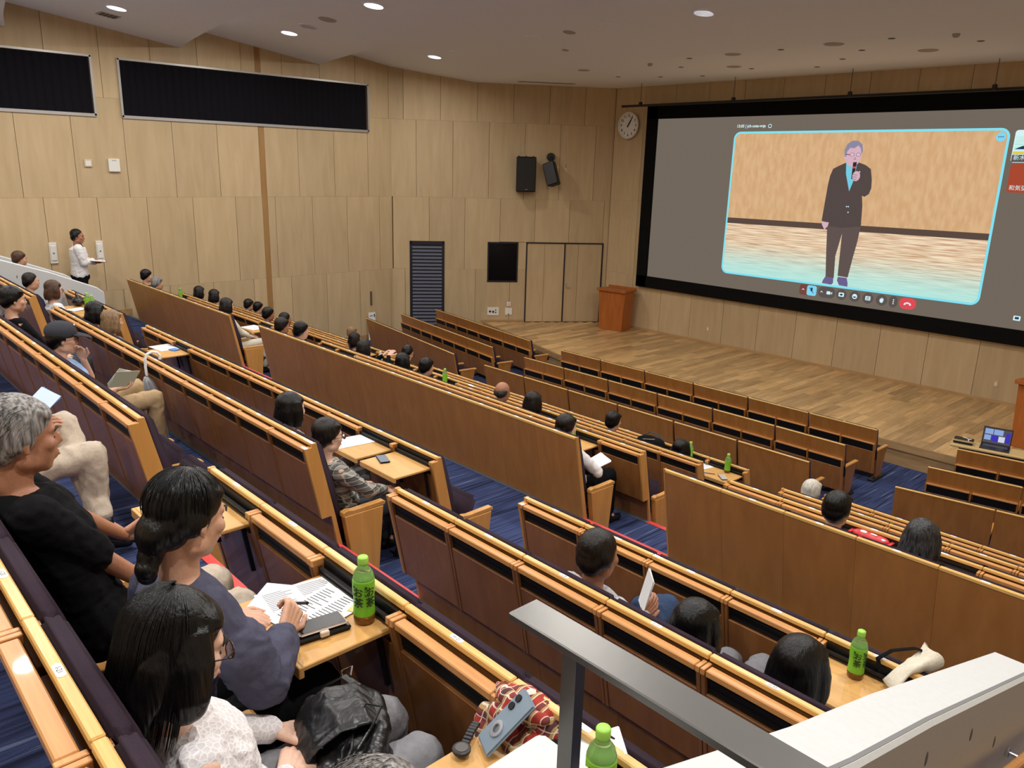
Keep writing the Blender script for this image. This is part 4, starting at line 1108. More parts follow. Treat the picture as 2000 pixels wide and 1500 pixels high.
def hand_mb(mb_, wrist, d, nrm, side, curl=25, s=1.05, spread=5, thumb_in=25):
    """palm, four unequal fingers of three bones each and a thumb leaving the side of the palm"""
    d = V(d).normalized(); nrm = V(nrm); nrm = (nrm - d * nrm.dot(d)).normalized()
    lat = d.cross(nrm) * side             # towards the thumb
    w = V(wrist)
    for k, off in enumerate((.030, .010, -.010, -.028)):
        mb_.capsule(w + d * .012 * s + lat * off * .6 * s, .017 * s, w + d * .078 * s + lat * off * s, .0135 * s, 8, .85, nrm)
    L = (.072, .082, .076, .058)
    for k, off in enumerate((.031, .0105, -.0105, -.030)):
        p = w + d * (.085 - (.006 if k in (0, 3) else 0)) * s + lat * off * s
        dd = (Quaternion(nrm, math.radians(side * spread * (1.5 - k))) @ d)
        ang = 0
        for j, fr in enumerate((.45, .31, .24)):
            ang += curl * (1.0 if j == 0 else 1.15)
            q = Quaternion(lat, math.radians(-ang * side)) if False else None
            v = dd * math.cos(math.radians(ang)) - nrm * math.sin(math.radians(ang))
            e = p + v * L[k] * fr * s
            mb_.capsule(p, (.0098 - .0012 * j) * s, e, (.0090 - .0012 * j) * s, 8)
            p = e
    p = w + d * .022 * s + lat * .03 * s
    td = (d * .62 + lat * .72 - nrm * .12).normalized()
    e = p + td * .042 * s; mb_.capsule(p, .0145 * s, e, .0118 * s, 8)
    td2 = (d * math.cos(math.radians(thumb_in)) + lat * .25 - nrm * .3).normalized()
    mb_.capsule(e, .0115 * s, e + td2 * .032 * s, .0098 * s, 8); mb_.capsule(e + td2 * .032 * s, .0098 * s, e + td2 * .054 * s, .0082 * s, 8)

def elbow(S, W, a, b, pole):
    S, W = V(S), V(W); d = W - S; L = min(d.length, (a + b) * .999); u = d.normalized()
    x = (a * a - b * b + L * L) / (2 * L); h = math.sqrt(max(1e-6, a * a - x * x))
    pl = V(pole); pl = (pl - u * pl.dot(u)).normalized()
    return S + u * x + pl * h

def head_mb(m, H, ears=True):
    m2 = MB()
    m2.ell((0, -.012, .030), (.083, .100, .098), 20, 12)
    m2.ell((0, .030, -.035), (.066, .068, .090), 18, 12)
    m2.ell((0, .058, -.098), (.034, .030, .026), 12, 8)
    m2.ell((0, .072, .020), (.056, .024, .022), 14, 8); m2.ell((0, .062, -.02), (.05, .034, .05), 14, 8)
    for sx in (-1, 1):
        m2.ell((sx * .045, .062, -.022), (.026, .026, .026), 10, 8)
        m2.ell((sx * .046, .015, -.068), (.024, .05, .034), 12, 8, Matrix.Rotation(sx * .25, 3, 'Z'))
        if not ears: continue
        m2.ell((sx * .084, -.008, -.012), (.007, .013, .027), 10, 8, Matrix.Rotation(sx * -.35, 3, 'Z'))
        m2.chain([(sx * .084, .006, .004), (sx * .086, -.002, .018), (sx * .090, -.017, .016), (sx * .091, -.023, .002), (sx * .087, -.018, -.018), (sx * .085, -.006, -.034), (sx * .082, .002, -.034)], [.0045, .005, .0052, .005, .0048, .0075, .005], 7)
    m2.capsule((0, .094, .010), .007, (0, .112, -.028), .010, 8); m2.ell((0, .101, -.033), (.016, .012, .009), 8, 6)
    m2.ell((0, .094, -.062), (.026, .012, .008), 10, 6); m2.ell((0, .091, -.076), (.023, .012, .009), 10, 6)
    m2.xf(H); m.add(m2.v, m2.f)

def hair_mb(m, style, H):
    h = MB()
    if style in ('short', 'bob', 'long', 'bun', 'crop', 'tied'):
        g = .0 if style != 'crop' else -.004
        h.ell((0, -.022, .047), (.092 + g, .106 + g, .094 + g), 20, 12)
        h.ell((0, -.062, -.012), (.082 + g, .058 + g, .075), 16, 10)
        for sx in (-1, 1): h.ell((sx * .068, -.030, .015), (.028, .055, .055), 12, 8)
        if style in ('short', 'bob', 'long', 'tied'): h.ell((.005, .040, .082), (.076, .050, .032), 16, 8, Matrix.Rotation(-.5, 3, 'X'))
        if style == 'bun':
            h.ell((0, .035, .075), (.075, .055, .034), 14, 8, Matrix.Rotation(-.4, 3, 'X'))
    if style in ('bob', 'long'):
        lo = -.115 if style == 'bob' else -.12
        h.tube([(0, -.045, .07), (0, -.055, -.0), (0, -.060, lo * .6), (0, -.058, lo), (0, -.054, lo - .012)], [.088, .102, .106, .098, .085], 18, .62, (0, 1, 0))
        for sx in (-1, 1):
            h.tube([(sx * .066, .0, .07), (sx * .086, .008, .0), (sx * .09, .012, lo * .6), (sx * .084, .016, lo + .008), (sx * .078, .02, lo - .005)], [.03, .032, .032, .028, .02], 10, 1.5, (0, 1, 0))
    if style == 'long':
        h.tube([(0, -.06, .0), (0, -.075, -.10), (0, -.085, -.20), (.0, -.088, -.28), (.0, -.086, -.31)], [.098, .108, .110, .095, .075], 18, .42, (0, 1, 0))
    if style == 'bun':
        h.ell((0, -.098, -.035), (.060, .042, .062), 14, 8)
        h.ell((0, -.100, -.098), (.036, .034, .032), 12, 8); h.ell((.008, -.112, -.128), (.034, .030, .030), 12, 8); h.ell((-.008, -.098, -.150), (.030, .027, .028), 12, 8)
    if style == 'tied':
        h.tube([(0, -.10, -.02), (0, -.125, -.07), (0, -.118, -.16), (0, -.11, -.22)], [.035, .034, .03, .014], 10)
    if style == 'bald':
        h.ell((0, -.050, -.005), (.088, .068, .066), 18, 10)
        for sx in (-1, 1): h.ell((sx * .072, -.025, .008), (.020, .05, .045), 12, 8)
    h.xf(H); m.add(h.v, h.f)

def strands(style, H, n, seed, lift=.004):
    """loose strands laid over the hair form, part of the same hair mesh"""
    rnd = random.Random(seed); m = MB()
    for i in range(n):
        a = rnd.uniform(0, 2 * PI); e0 = rnd.uniform(.15, .9)
        pts = []
        if style == 'long':
            a = rnd.uniform(PI * .92, PI * 2.08); R = (.096, .108, .100)
            for q in range(9):
                t = q / 8
                if t < .55:
                    el = PI / 2 * (1 - e0 * .42) - t / .55 * (PI / 2 * (1 - e0 * .42) - .1)
                    pts.append(V((.0 + R[0] * math.cos(el) * math.cos(a), -.022 + R[1] * math.cos(el) * math.sin(a), .047 + R[2] * math.sin(el))))
                else:
                    b = pts[-1] if q else None
                    pts.append(b + V((math.cos(a) * .004, -.002, -.062 * rnd.uniform(.7, 1.1))))
        elif style == 'wind':
            el = rnd.uniform(.05, 1.5); a2 = rnd.uniform(0, 2 * PI)
            if math.sin(a2) > .35 and el < .9: continue
            nrm_ = V((math.cos(el) * math.cos(a2), math.cos(el) * math.sin(a2), math.sin(el)))
            p = V((0, -.022, .047)) + V((nrm_.x * .090, nrm_.y * .104, nrm_.z * .092))
            dr = (V((rnd.uniform(-.3, .3), -.9, rnd.uniform(-.6, .1))) + nrm_ * .32).normalized()
            for q in range(5): pts.append(p + dr * (.013 * q) + V((0, 0, -.0022 * q * q)))
        else:
            R = (.094, .108, .097)
            el = rnd.uniform(.3, 1.45)
            for q in range(7):
                ee = el - q * .13
                pts.append(V((R[0] * math.cos(ee) * math.cos(a), -.022 + R[1] * math.cos(ee) * math.sin(a), .047 + R[2] * math.sin(ee))))
            if math.sin(a) > .3 and el - .78 < .35: continue
        r = [.0011] * len(pts); r[-1] = .0004; r[0] = .0008
        m.tube(pts, r, 3)
    m.xf(H)
    return m

PPL = []
def person(ref, label, hair='short', hc='hair_black', skin='skin', shirt='cl_black', pants='cl_darkgrey', head=(0, .27, .02), yaw=0, pitch=6, roll=0, lean=0.0, sleeve='long', rh=None, lh=None, rn=(.3, 0, 1), ln=(-.3, 0, 1),
           rd=(-.5, .8, 0), ld=(.5, .8, 0), legs=None, near=0, eyes=False, glasses=False, hs=1.05, cap=None, curl=(25, 25), pole=(.9, -.5, -.8), poll=(-.9, -.5, -.8), H=1.23, strand=None, standing=False, bulk=1.0, name='person', relb=None, puff=1.0):
    """ref = point on the seat rail behind the person; everything below is relative to it"""
    o = empty(name, (ref[0], ref[1], ref[2])); tag(o, label, 'person')
    hx = V(head)
    if standing:
        pel, wai, che, nkb = V(0, 0, -.80), V(0, .0, -.60), V(0, .015, -.40), V(0, .0, -.19)
    else:
        pel = V(0, .37, -.67)
        nkb = hx + V(0, -.035, -.165)
        che = pel.lerp(nkb, .66) + V(0, .01, 0); wai = pel.lerp(nkb, .32) + V(0, -.005, 0)
    up = (nkb - pel).normalized()
    sh = {}
    for s_, nm in ((1, 'r'), (-1, 'l')): sh[nm] = nkb + V(s_ * .185 * bulk, .01, -.052)
    vox = (.017, .011, .0075)[near]
    # body
    b = MB()
    Hm = T(*hx) @ RZ(yaw) @ RX(-pitch) @ RY(roll) @ Matrix.Scale(hs, 4)
    head_mb(b, Hm, hair not in ('bob', 'long'))
    b.capsule(Hm @ V(0, -.02, -.06), .054, nkb + V(0, -.005, -.01), .060, 12)
    b.tube([pel + V(0, 0, -.08), pel, wai, che, nkb + V(0, 0, -.07), nkb + V(0, 0, .0)], [.09, .15, .13, .15, .13, .05], 14, .68, (0, 1, 0))
    clo = MB(); clo.tube([pel + V(0, .0, -.03), pel + V(0, 0, .04), wai, che, nkb + V(0, 0, -.075), nkb + V(0, 0, -.022)], [.168 * bulk, .176 * bulk, .158 * bulk, .178 * bulk, .16 * bulk, .075], 16, .72, (0, 1, 0))
    hands = []
    for s_, nm, tgt, dr, nr, pl, cu in ((1, 'r', rh, rd, rn, pole, curl[0]), (-1, 'l', lh, ld, ln, poll, curl[1])):
        W = V(tgt) if tgt else (V(s_ * .11, .62, -.575) if not standing else V(s_ * .24, .05, -.78))
        E_ = elbow(sh[nm], W, .30, .265, pl)
        b.capsule(sh[nm], .048, E_, .040, 10); b.capsule(E_, .040, W, .026, 10)
        clo.capsule(sh[nm] + V(-s_ * .02, 0, -.012), .070 * bulk, sh[nm].lerp(E_, .5), .060 * bulk, 12)
        clo.capsule(sh[nm].lerp(E_, .5), .060 * bulk * puff, E_ if sleeve == 'long' else sh[nm].lerp(E_, .86), .052 * bulk * puff if sleeve == 'long' else .062 * bulk, 12)
        if sleeve == 'long':
            clo.capsule(E_, .053 * bulk * puff, E_.lerp(W, .70), .043 * bulk * puff, 12); clo.capsule(E_.lerp(W, .70), .040 * bulk, E_.lerp(W, .90), .037 * bulk, 12)
        hands.append((W, dr, nr, s_, cu))
    tr = MB(); shoes = []
    if legs is None:
        legs = []
        for s_ in (1, -1):
            if standing: legs.append([(s_ * .09, 0, -.84), (s_ * .10, .01, -1.3), (s_ * .10, -.03, -1.74), (s_ * .11, .12, -1.80)])
            else: legs.append([(s_ * .095, .37, -.70), (s_ * .125, .82, -.66), (s_ * .12, .84, -H + .10), (s_ * .13, 1.0, -H + .04)])
    tr.ell(tuple(pel + V(0, 0, -.02)), (.172 * bulk, .135 * bulk, .115), 16, 10)
    for lg in legs:
        hp, kn, an, toe = [V(p) for p in lg]
        b.capsule(hp, .07, kn, .05, 10); b.capsule(kn, .05, an, .035, 10); b.capsule(an, .035, an.lerp(toe, .5), .025, 8)
        tr.capsule(hp, .098 * bulk, kn, .076 * bulk, 14); tr.capsule(kn, .076 * bulk, kn.lerp(an, .9), .058 * bulk, 14)
        sm = MB(); sm.capsule(an + V(0, -.02, -.05), .045, toe + V(0, 0, .005), .040, 10, .85, (0, 0, 1)); sm.capsule(an + V(0, 0, -.02), .045, an + V(0, 0, .015), .044, 10)
        shoes.append(sm)
    bm_ = remesh(b, vox, (1, 2, 5)[near], 'body')
    for (W, dr, nr, s_, cu) in hands:
        hm = MB(); hand_mb(hm, W, dr, nr, s_, cu)
        bm_ = join_mesh(bm_, remesh(hm, .0042, 1, 'hand') if near == 2 else hm.mesh('hand', smooth=True))
    bo = obj('body', bm_, skin, o)
    tme = remesh(clo, vox * 1.1, 3, 'top'); pme = remesh(tr, vox * 1.25, 3, 'trousers')
    if near:
        rumple(tme, .0085, (11, 11, 15), ref[0]); rumple(pme, .0095, (12, 12, 8), ref[0] + 5)
    obj('top', tme, shirt, o)
    obj('trousers', pme, pants, o)
    for sm in shoes: obj('shoe', remesh(sm, .014, 1, 'shoe'), 'shoe_black', o)
    if hair != 'none':
        hm = MB(); hair_mb(hm, hair, Hm); hme = remesh(hm, vox * .9, 2, 'hair')
        if strand:
            ss = strands(strand[0], Hm, strand[1], 5); hme = join_mesh(hme, ss.mesh('strands', smooth=True))
        obj('hair', hme, hc, o)
    if eyes:
        for s_ in (-1, 1):
            e_ = obj('eye', MB().ell((s_ * .033, .0835, -.005), (.012, .0045, .0028), 10, 6).xf(Hm).mesh('eye', smooth=True), 'eye_dark', bo)
            if False: obj('iris', MB().ell((s_ * .033, .0868, -.004), (.0065, .0025, .0045), 8, 6).xf(Hm).mesh('iris', smooth=True), 'eye_dark', bo)
            obj('eyebrow', MB().tube([(s_ * .016, .098, .022), (s_ * .035, .094, .027), (s_ * .056, .080, .020)], [.003, .004, .002], 6).xf(Hm).mesh('eyebrow', smooth=True), 'brow', bo)
        obj('lips', MB().ell((0, .101, -.069), (.020, .006, .0055), 10, 6).xf(Hm).mesh('lips', smooth=True), 'lip', bo)
    if glasses:
        gm = MB()
        for s_ in (-1, 1):
            ring = [(s_ * .033 + .024 * math.cos(2 * PI * q / 14), .108, -.005 + .019 * math.sin(2 * PI * q / 14)) for q in range(15)]
            gm.tube(ring, .0022, 5); gm.tube([(s_ * .057, .107, .004), (s_ * .082, .08, .004), (s_ * .097, -.01, .002), (s_ * .093, -.03, -.012)], .002, 5)
        gm.tube([(-.009, .109, .0), (0, .111, .003), (.009, .109, .0)], .002, 5)
        go = obj('glasses', gm.xf(Hm).mesh('glasses', smooth=True), 'glasses_frame', o)
        for s_ in (-1, 1): obj('lens', MB().ell((s_ * .033, .108, -.005), (.022, .0008, .017), 12, 6).xf(Hm), 'clear_lens', go)
    if cap:
        cm_ = MB(); cm_.ell((0, -.012, .062), (.098, .116, .085), 20, 12)
        vz = MB().tube([(0, .07, .040), (0, .13, .034), (0, .175, .022), (0, .205, .008), (0, .212, .004)], [.085, .083, .074, .050, .02], 16, .10, (0, 0, 1))
        co = obj('cap', remesh(cm_.xf(Hm), .008, 2, 'cap'), cap, o); obj('visor', vz.xf(Hm).mesh('visor', smooth=True), cap, co)
        obj('badge', MB().ell((.02, .085, .115), (.012, .006, .008), 8, 6).xf(Hm), 'label_white', co)
    PPL.append(o)
    return o, Hm, hx

def seatref(row, x): return (x, ROWS[row][0], ROWS[row][1])
GREYRAIL = 'steel handrail'
# --- foreground
p1, H1, h1 = person(seatref('I', -2.90), 'elderly man in black shirt with grey hair reaching for the table edge', 'short', 'hair_grey', 'skin_tan', 'cl_black', 'cl_beige', head=(-.085, .205, .15), yaw=3, pitch=4, sleeve='short', near=2, eyes=True, hs=1.10, bulk=1.12,
    lh=(-.50, .60, -.50), ld=(-.45, .85, .1), ln=(-.75, -.4, .55), curl=(20, 32), rh=(.0, .60, -.56), rd=(-.3, .9, -.1), rn=(.5, 0, .9), pole=(.9, -.6, -.5), poll=(-.4, -.6, -.8), strand=('wind', 420))
p2, H2, h2 = person(seatref('I', -2.26), 'woman with black hair in a low bun wearing slate blouse, writing', 'bun', 'hair_black', 'skin', 'cl_slate', 'cl_black', head=(.05, .465, .055), yaw=12, pitch=12, near=2, eyes=True, hs=1.08, bulk=1.04, puff=1.4,
    rh=(.085, .735, -.425), rd=(-.50, .62, .42), rn=(.75, .35, .35), lh=(-.155, .66, -.455), ld=(.55, .75, -.15), ln=(-.1, -.1, 1), curl=(48, 22), pole=(.8, -.2, -.9), poll=(-.8, -.3, -.8), strand=('sleek', 300))
p3, H3, h3 = person(seatref('I', -1.735), 'girl with long black hair and glasses in white lace blouse', 'long', 'hair_black', 'skin_pale', 'cl_lace', 'cl_greypants', head=(.03, .235, -.03), yaw=-4, pitch=14, near=2, eyes=True, glasses=True, hs=1.08,
    rh=(.02, .50, -.55), rd=(-.75, .62, -.1), rn=(.3, .1, 1), lh=(-.16, .56, -.55), ld=(.75, .55, -.1), ln=(-.2, 0, 1), curl=(20, 20), legs=[[(.10, .37, -.69), (.13, .86, -.64), (.13, .86, -1.12), (.13, 1.0, -1.19)], [(-.10, .37, -.69), (-.085, .88, -.64), (-.09, .88, -1.12), (-.09, 1.02, -1.19)]], strand=('long', 520))
person(seatref('I', -4.98), 'person in beige trousers with crossed legs at the row end', 'short', 'hair_dark', 'skin', 'cl_grey', 'cl_beige', head=(-.12, .22, .05), near=1, rh=(.08, .60, -.40), rd=(.2, .8, .2), rn=(.6, -.2, .7), lh=(-.2, .55, -.5), bulk=1.06,
       legs=[[(.10, .37, -.68), (.24, .84, -.58), (.20, .84, -1.10), (.22, .98, -1.19)], [(-.09, .37, -.66), (.03, .76, -.44), (.30, .86, -1.0), (.34, 1.0, -1.12)]])
person(seatref('I', -1.185), 'person with wavy grey hair bent forward beside the level parapet', 'short', 'hair_grey', 'skin', 'cl_darkgrey', 'cl_darkgrey', head=(.10, .38, -.19), pitch=24, near=1, strand=('wind', 300))
# --- row H and G
person(seatref('H', -7.25), 'man in dark cap and light blue shirt holding leaflets, hand at chin', 'crop', 'hair_black', 'skin', 'cl_blue', 'cl_khaki', head=(.03, .215, .0), yaw=-8, pitch=4, near=1, eyes=True, glasses=True, cap='cl_darkgrey', sleeve='short',
       lh=(.03, .355, -.19), ld=(.1, -.25, 1), ln=(-.6, .6, 0), rh=(.16, .55, -.47), rd=(.25, .9, .1), rn=(.2, -.3, -1), poll=(-.2, .8, -.9), legs=[[(.10, .37, -.68), (.15, .86, -.60), (.15, .88, -1.10), (.16, 1.02, -1.18)], [(-.09, .37, -.66), (-.10, .78, -.54), (-.08, .84, -1.10), (-.06, .98, -1.18)]])
person(seatref('H', -9.2), 'young man with dark hair and black shirt at picture edge', 'short', 'hair_black', 'skin', 'cl_black', 'cl_darkgrey', head=(0, .27, .05), near=1, eyes=True)
person(seatref('G', -12.70), 'woman with reddish-brown hair, glasses and white sleeveless top', 'bob', 'hair_brown', 'skin_pale', 'cl_white', 'cl_darkgrey', head=(0, .32, .01), near=1, eyes=True, glasses=True, sleeve='short')
person(seatref('G', -13.80), 'man with thinning dark hair by the concrete parapet', 'crop', 'hair_dark', 'skin', 'cl_navy', head=(0, .27, .0), near=0, eyes=True)
person(seatref('G', -10.48), 'woman with glossy black hair beside the light-brown bob', 'bob', 'hair_black', 'skin', 'cl_navy', head=(0, .25, .02), near=1)
person(seatref('G', -9.92), 'woman with light brown bob in the middle block', 'bob', 'hair_light', 'skin', 'cl_grey', head=(0, .27, .0), near=1)
person(seatref('G', -5.525), 'woman with short black bob beside the plaid shirt', 'bob', 'hair_black', 'skin_pale', 'cl_shirtgrey', 'cl_grey', head=(0, .27, -.01), near=1, eyes=True, H=1.23)
person(seatref('G', -4.975), 'woman in black and white plaid shirt with glasses, hands on knees', 'short', 'hair_dark', 'skin_pale', 'cl_plaid', 'cl_darkgrey', head=(.04, .255, -.07), yaw=-2, near=1, eyes=True, glasses=True,
       rh=(.14, .68, -.575), rd=(-.1, .95, -.25), lh=(-.06, .58, -.56), ld=(.1, .95, -.2), pole=(.9, -.4, -.8), legs=[[(.10, .37, -.72), (.13, .80, -.70), (.13, .84, -1.12), (.14, 1.0, -1.19)], [(-.09, .37, -.72), (-.07, .80, -.70), (-.08, .82, -1.12), (-.08, .98, -1.19)]])
person(seatref('G', -2.285), 'man with thinning dark hair holding up a white leaflet', 'crop', 'hair_dark', 'skin_tan', 'cl_shirtgrey', 'cl_jeans', head=(.01, .235, .035), near=1, rh=(.09, .54, -.38), rd=(.05, .9, .4), rn=(.9, -.2, .2), hs=1.06,
       legs=[[(.10, .37, -.68), (.06, .80, -.46), (-.22, .90, -.62), (-.30, .98, -.7)], [(-.09, .37, -.69), (-.10, .83, -.64), (-.09, .85, -1.12), (-.09, 1.0, -1.19)]])
person(seatref('G', -1.735), 'person with sleek black hair low behind the rail beside the leaflet reader', 'bob', 'hair_black', 'skin', 'cl_navy', 'cl_grey', head=(.02, .28, -.12), near=1, legs=[[(.10, .37, -.69), (.06, .90, -.60), (.08, .86, -1.1), (.08, 1.0, -1.19)], [(-.10, .37, -.69), (-.12, .86, -.64), (-.12, .86, -1.12), (-.12, 1.0, -1.19)]])
person(seatref('G', -1.20), 'person with black bob beside the white parapet', 'bob', 'hair_black', 'skin', 'cl_navy', 'cl_shirtgrey', head=(-.02, .29, -.07), near=1, hs=1.08, legs=[[(.10, .37, -.69), (.06, .98, -.62), (.08, .9, -1.1), (.08, 1.02, -1.19)], [(-.10, .37, -.69), (-.10, .92, -.64), (-.12, .86, -1.12), (-.12, 1.0, -1.19)]])
# --- row E to B
person(seatref('E', -17.0), 'young man with short black hair at the wall end of the high row', 'short', 'hair_black', 'skin', 'cl_navy', head=(0, .27, .08), eyes=True)
person(seatref('E', -16.4), 'person with grey wavy hair at the wall end of the high row', 'short', 'hair_grey', 'skin', 'cl_grey', head=(0, .27, .0))
person(seatref('E', -13.1), 'woman with dark hair and hands folded above the empty end seat', 'bob', 'hair_dark', 'skin_pale', 'cl_cream', 'cl_cream', head=(.0, .27, .02), eyes=True, rh=(.08, .62, -.55), lh=(0, .64, -.55))
person(seatref('D', -17.0), 'woman with dark hair seen in profile beside the far tea bottle', 'bob', 'hair_dark', 'skin', 'cl_navy', head=(0, .27, .03), eyes=True)
person(seatref('D', -16.2), 'person with brown-black bob against the panelled wall', 'bob', 'hair_dark', 'skin', 'cl_navy', head=(0, .27, .06))
person(seatref('C', -17.02), 'dark-haired person by the wall, left of a pair', 'short', 'hair_dark', 'skin', 'cl_navy', head=(0, .27, .03))
person(seatref('C', -16.55), 'dark-haired person by the wall, right of a pair', 'short', 'hair_black', 'skin', 'cl_grey', head=(0, .27, .03))
person(seatref('D', -13.76), 'man with short black hair and tanned face beside the pilaster', 'short', 'hair_black', 'skin_tan', 'cl_black', head=(0, .27, .04), eyes=True)
person(seatref('D', -13.1), 'man with cropped black hair wearing dark top, row end by aisle', 'crop', 'hair_black', 'skin_tan', 'cl_black', head=(0, .27, .04), eyes=True)
person(seatref('E', -11.1), 'man with dark hair at the start of the middle high row', 'short', 'hair_dark', 'skin_tan', 'cl_black', head=(0, .27, -.01))
person(seatref('E', -10.55), 'person with black hair writing on a folded-down table, middle high row', 'short', 'hair_black', 'skin', 'cl_white', head=(0, .30, .01), rh=(.06, .80, -.42), lh=(-.08, .78, -.44))
person(seatref('B', -14.4), 'person with light brown hair and navy top beside the notice board', 'short', 'hair_light', 'skin', 'cl_navy', head=(0, .27, .07))
person(seatref('C', -12.6), 'person with wavy dark hair at the wing end by the white bottle', 'bob', 'hair_dark', 'skin', 'cl_navy', head=(0, .30, .0))
person(seatref('D', -10.47), 'person with dark brown hair raising hands by the white bottle', 'bob', 'hair_dark', 'skin_pale', 'cl_black', head=(0, .27, -.01), rh=(.1, .66, -.16), rd=(0, .7, .6), lh=(-.04, .66, -.18), ld=(0, .7, .6))
person(seatref('C', -10.9), 'man with cropped hair and black glasses looking down', 'crop', 'hair_black', 'skin', 'cl_white', head=(0, .30, .06), pitch=22, glasses=True, eyes=True)
person(seatref('D', -9.41), 'person with flat black hair in front of the man with glasses', 'bob', 'hair_black', 'skin_pale', 'cl_white', head=(0, .27, -.02))
person(seatref('D', -8.83), 'person with black hair parted at the crown by a tea bottle', 'short', 'hair_black', 'skin', 'cl_navy', head=(0, .27, .02))
person(seatref('D', -7.2), 'balding man with grey-black hair in the middle block', 'bald', 'hair_salt', 'skin_tan', 'cl_grey', head=(0, .27, .02))
person(seatref('D', -6.63), 'person with dark auburn hair beside the balding man', 'bob', 'hair_dark', 'skin', 'cl_navy', head=(0, .27, .02))
person(seatref('E', -5.06), 'woman in white knit cardigan and black trousers, high row end seat', 'tied', 'hair_dark', 'skin_pale', 'cl_white', 'cl_black', head=(-.03, .28, -.06), near=1, eyes=True, rh=(.10, .60, -.50), lh=(-.1, .62, -.52), pole=(.9, .1, -.6))
person(seatref('C', -6.24), 'man with round black hair beyond the white cardigan', 'short', 'hair_black', 'skin', 'cl_black', head=(0, .27, .03))
person(seatref('C', -5.16), 'person with black hair between backpack and tea bottle', 'bob', 'hair_black', 'skin', 'cl_navy', head=(0, .27, -.06))
person(seatref('C', -3.48), 'person with white hair at the aisle end', 'short', 'hair_white', 'skin', 'cl_white', head=(0, .27, -.05))
person(seatref('E', -2.29), 'man with black hair and whorl beside the red packet', 'short', 'hair_black', 'skin', 'cl_white', head=(0, .28, .03), near=1, hs=1.08)
person(seatref('E', -1.68), 'woman with long straight dark grey hair in the high row', 'long', 'hair_longgrey', 'skin', 'cl_grey', head=(0, .27, .02), near=1, hs=1.12)
# --- standing steward and person behind the parapet
ps, Hs, hs_ = person((-17.45, 4.42, 3.115), 'standing man in white shirt and black trousers writing on a clipboard', 'crop', 'hair_black', 'skin_tan', 'cl_white', 'cl_black', head=(0, .03, -.03), yaw=-12, pitch=4, near=1, eyes=True, standing=True, hs=1.13, bulk=1.28,
    rh=(.05, .26, -.50), rd=(-.5, .8, 0), rn=(.3, 0, 1), lh=(-.02, .30, -.56), ld=(.3, .9, 0), ln=(0, 0, -1), pole=(.8, -.6, -.8), poll=(-.8, -.4, -.8))
ps.rotation_euler = (0, 0, math.radians(-12))
obj('lanyard', MB().tube([(.06, .05, -.15), (.04, .14, -.30), (.02, .16, -.42), (-.02, .15, -.30), (-.05, .06, -.15)], .005, 5), 'cl_navy', ps)
person((-16.0, 2.90, 2.80), 'person with short brown hair and mask seen above the concrete parapet', 'short', 'hair_brown', 'skin', 'cl_black', head=(0, .22, .06), eyes=True)
# ------------------------------------------------------------------ tea bottles
plain('tea_label', (118, 190, 44), .45); plain('tea_cap', (158, 214, 84), .45); plain('tea_liquid', (150, 92, 28), .15, trans=.5); plain('tea_clear', (188, 214, 150), .1, trans=.75)
plain('tea_dark', (20, 46, 16), .6); plain('water_clear', (226, 230, 232), .15, trans=.3)
BT = {}
def bm_(name, prof, mat, n=20):
    me = MB().lathe(prof, n).mesh(name, smooth=True); me.materials.append(MATS[mat]); BT[name] = me
bm_('base', [(.001, 0), (.030, 0), (.035, .006), (.036, .02), (.036, .034), (.001, .034)], 'tea_liquid')
bm_('label', [(.0365, .032), (.037, .036), (.0345, .06), (.0345, .095), (.037, .115), (.037, .155), (.0365, .160)], 'tea_label')
bm_('shoulder', [(.036, .158), (.036, .165), (.030, .185), (.018, .203), (.016, .214), (.001, .214)], 'tea_clear')
bm_('cap', [(.001, .212), (.0175, .212), (.018, .216), (.018, .234), (.016, .238), (.001, .238)], 'tea_cap')
bm_('wbase', [(.001, 0), (.030, 0), (.033, .01), (.033, .16), (.020, .19), (.015, .20), (.001, .20)], 'water_clear')
bm_('wcap', [(.001, .198), (.016, .198), (.016, .225), (.001, .225)], 'label_white')
def wrap_text(t, size, r, z, ang, parent, mat='tea_dark', vertical=True):
    mbs = []
    chars = list(t)
    for i, c in enumerate(chars):
        me = text_mesh(c, size, bold=.0006)
        for v in me.vertices:
            x, y = v.co.x, v.co.y
            a = ang + x / r
            zz = z - i * size * 1.02 + y
            v.co = (r * math.cos(a), r * math.sin(a), zz)
        obj('lettering', me, mat, parent)
def bottle(x, y, z, lab, near=False, ang=0.0, s=1.06):
    o = empty('tea_bottle', (x, y, z)); tag(o, lab, 'bottle', 'green tea bottles'); o.scale = (s, s, s); o.rotation_euler = (0, 0, ang)
    obj('base', BT['base'], None, o); lb = obj('label', BT['label'], None, o); obj('shoulder', BT['shoulder'], None, o); obj('cap', BT['cap'], None, o)
    if near:
        for da in (-.55, .62):
            wrap_text('お茶', .037, .0378, .122, da, lb); wrap_text('お〜い', .013, .0378, .140, da - .42, lb)
    return o
def tt(row): return ROWS[row][1] - .091
CA = math.atan2(-1.2, 1.6)
bottle(-2.14, 1.325, tt('H'), 'green tea bottle on the table of the writing woman', True, CA + .1)
bottle(-1.25, 3.52, tt('F'), 'green tea bottle on the table beside the canvas bag', True, CA)
bottle(-1.02, 1.30, tt('H'), 'green tea bottle beside the white parapet and folded notebook', True, CA)
bottle(-3.17, 1.20, tt('H'), 'green tea bottle hidden behind the head of the writing woman')
bottle(-13.60, 3.50, tt('F'), 'one of two green tea bottles by the black bag, nearer the wall')
bottle(-13.34, 3.50, tt('F'), 'one of two green tea bottles by the black bag, nearer the aisle')
bottle(-17.0, 6.2, tt('D'), 'lone green tea bottle near the panelled wall')
bottle(-9.36, 7.36, tt('C'), 'green tea bottle behind the loose chairs by the parted hair')
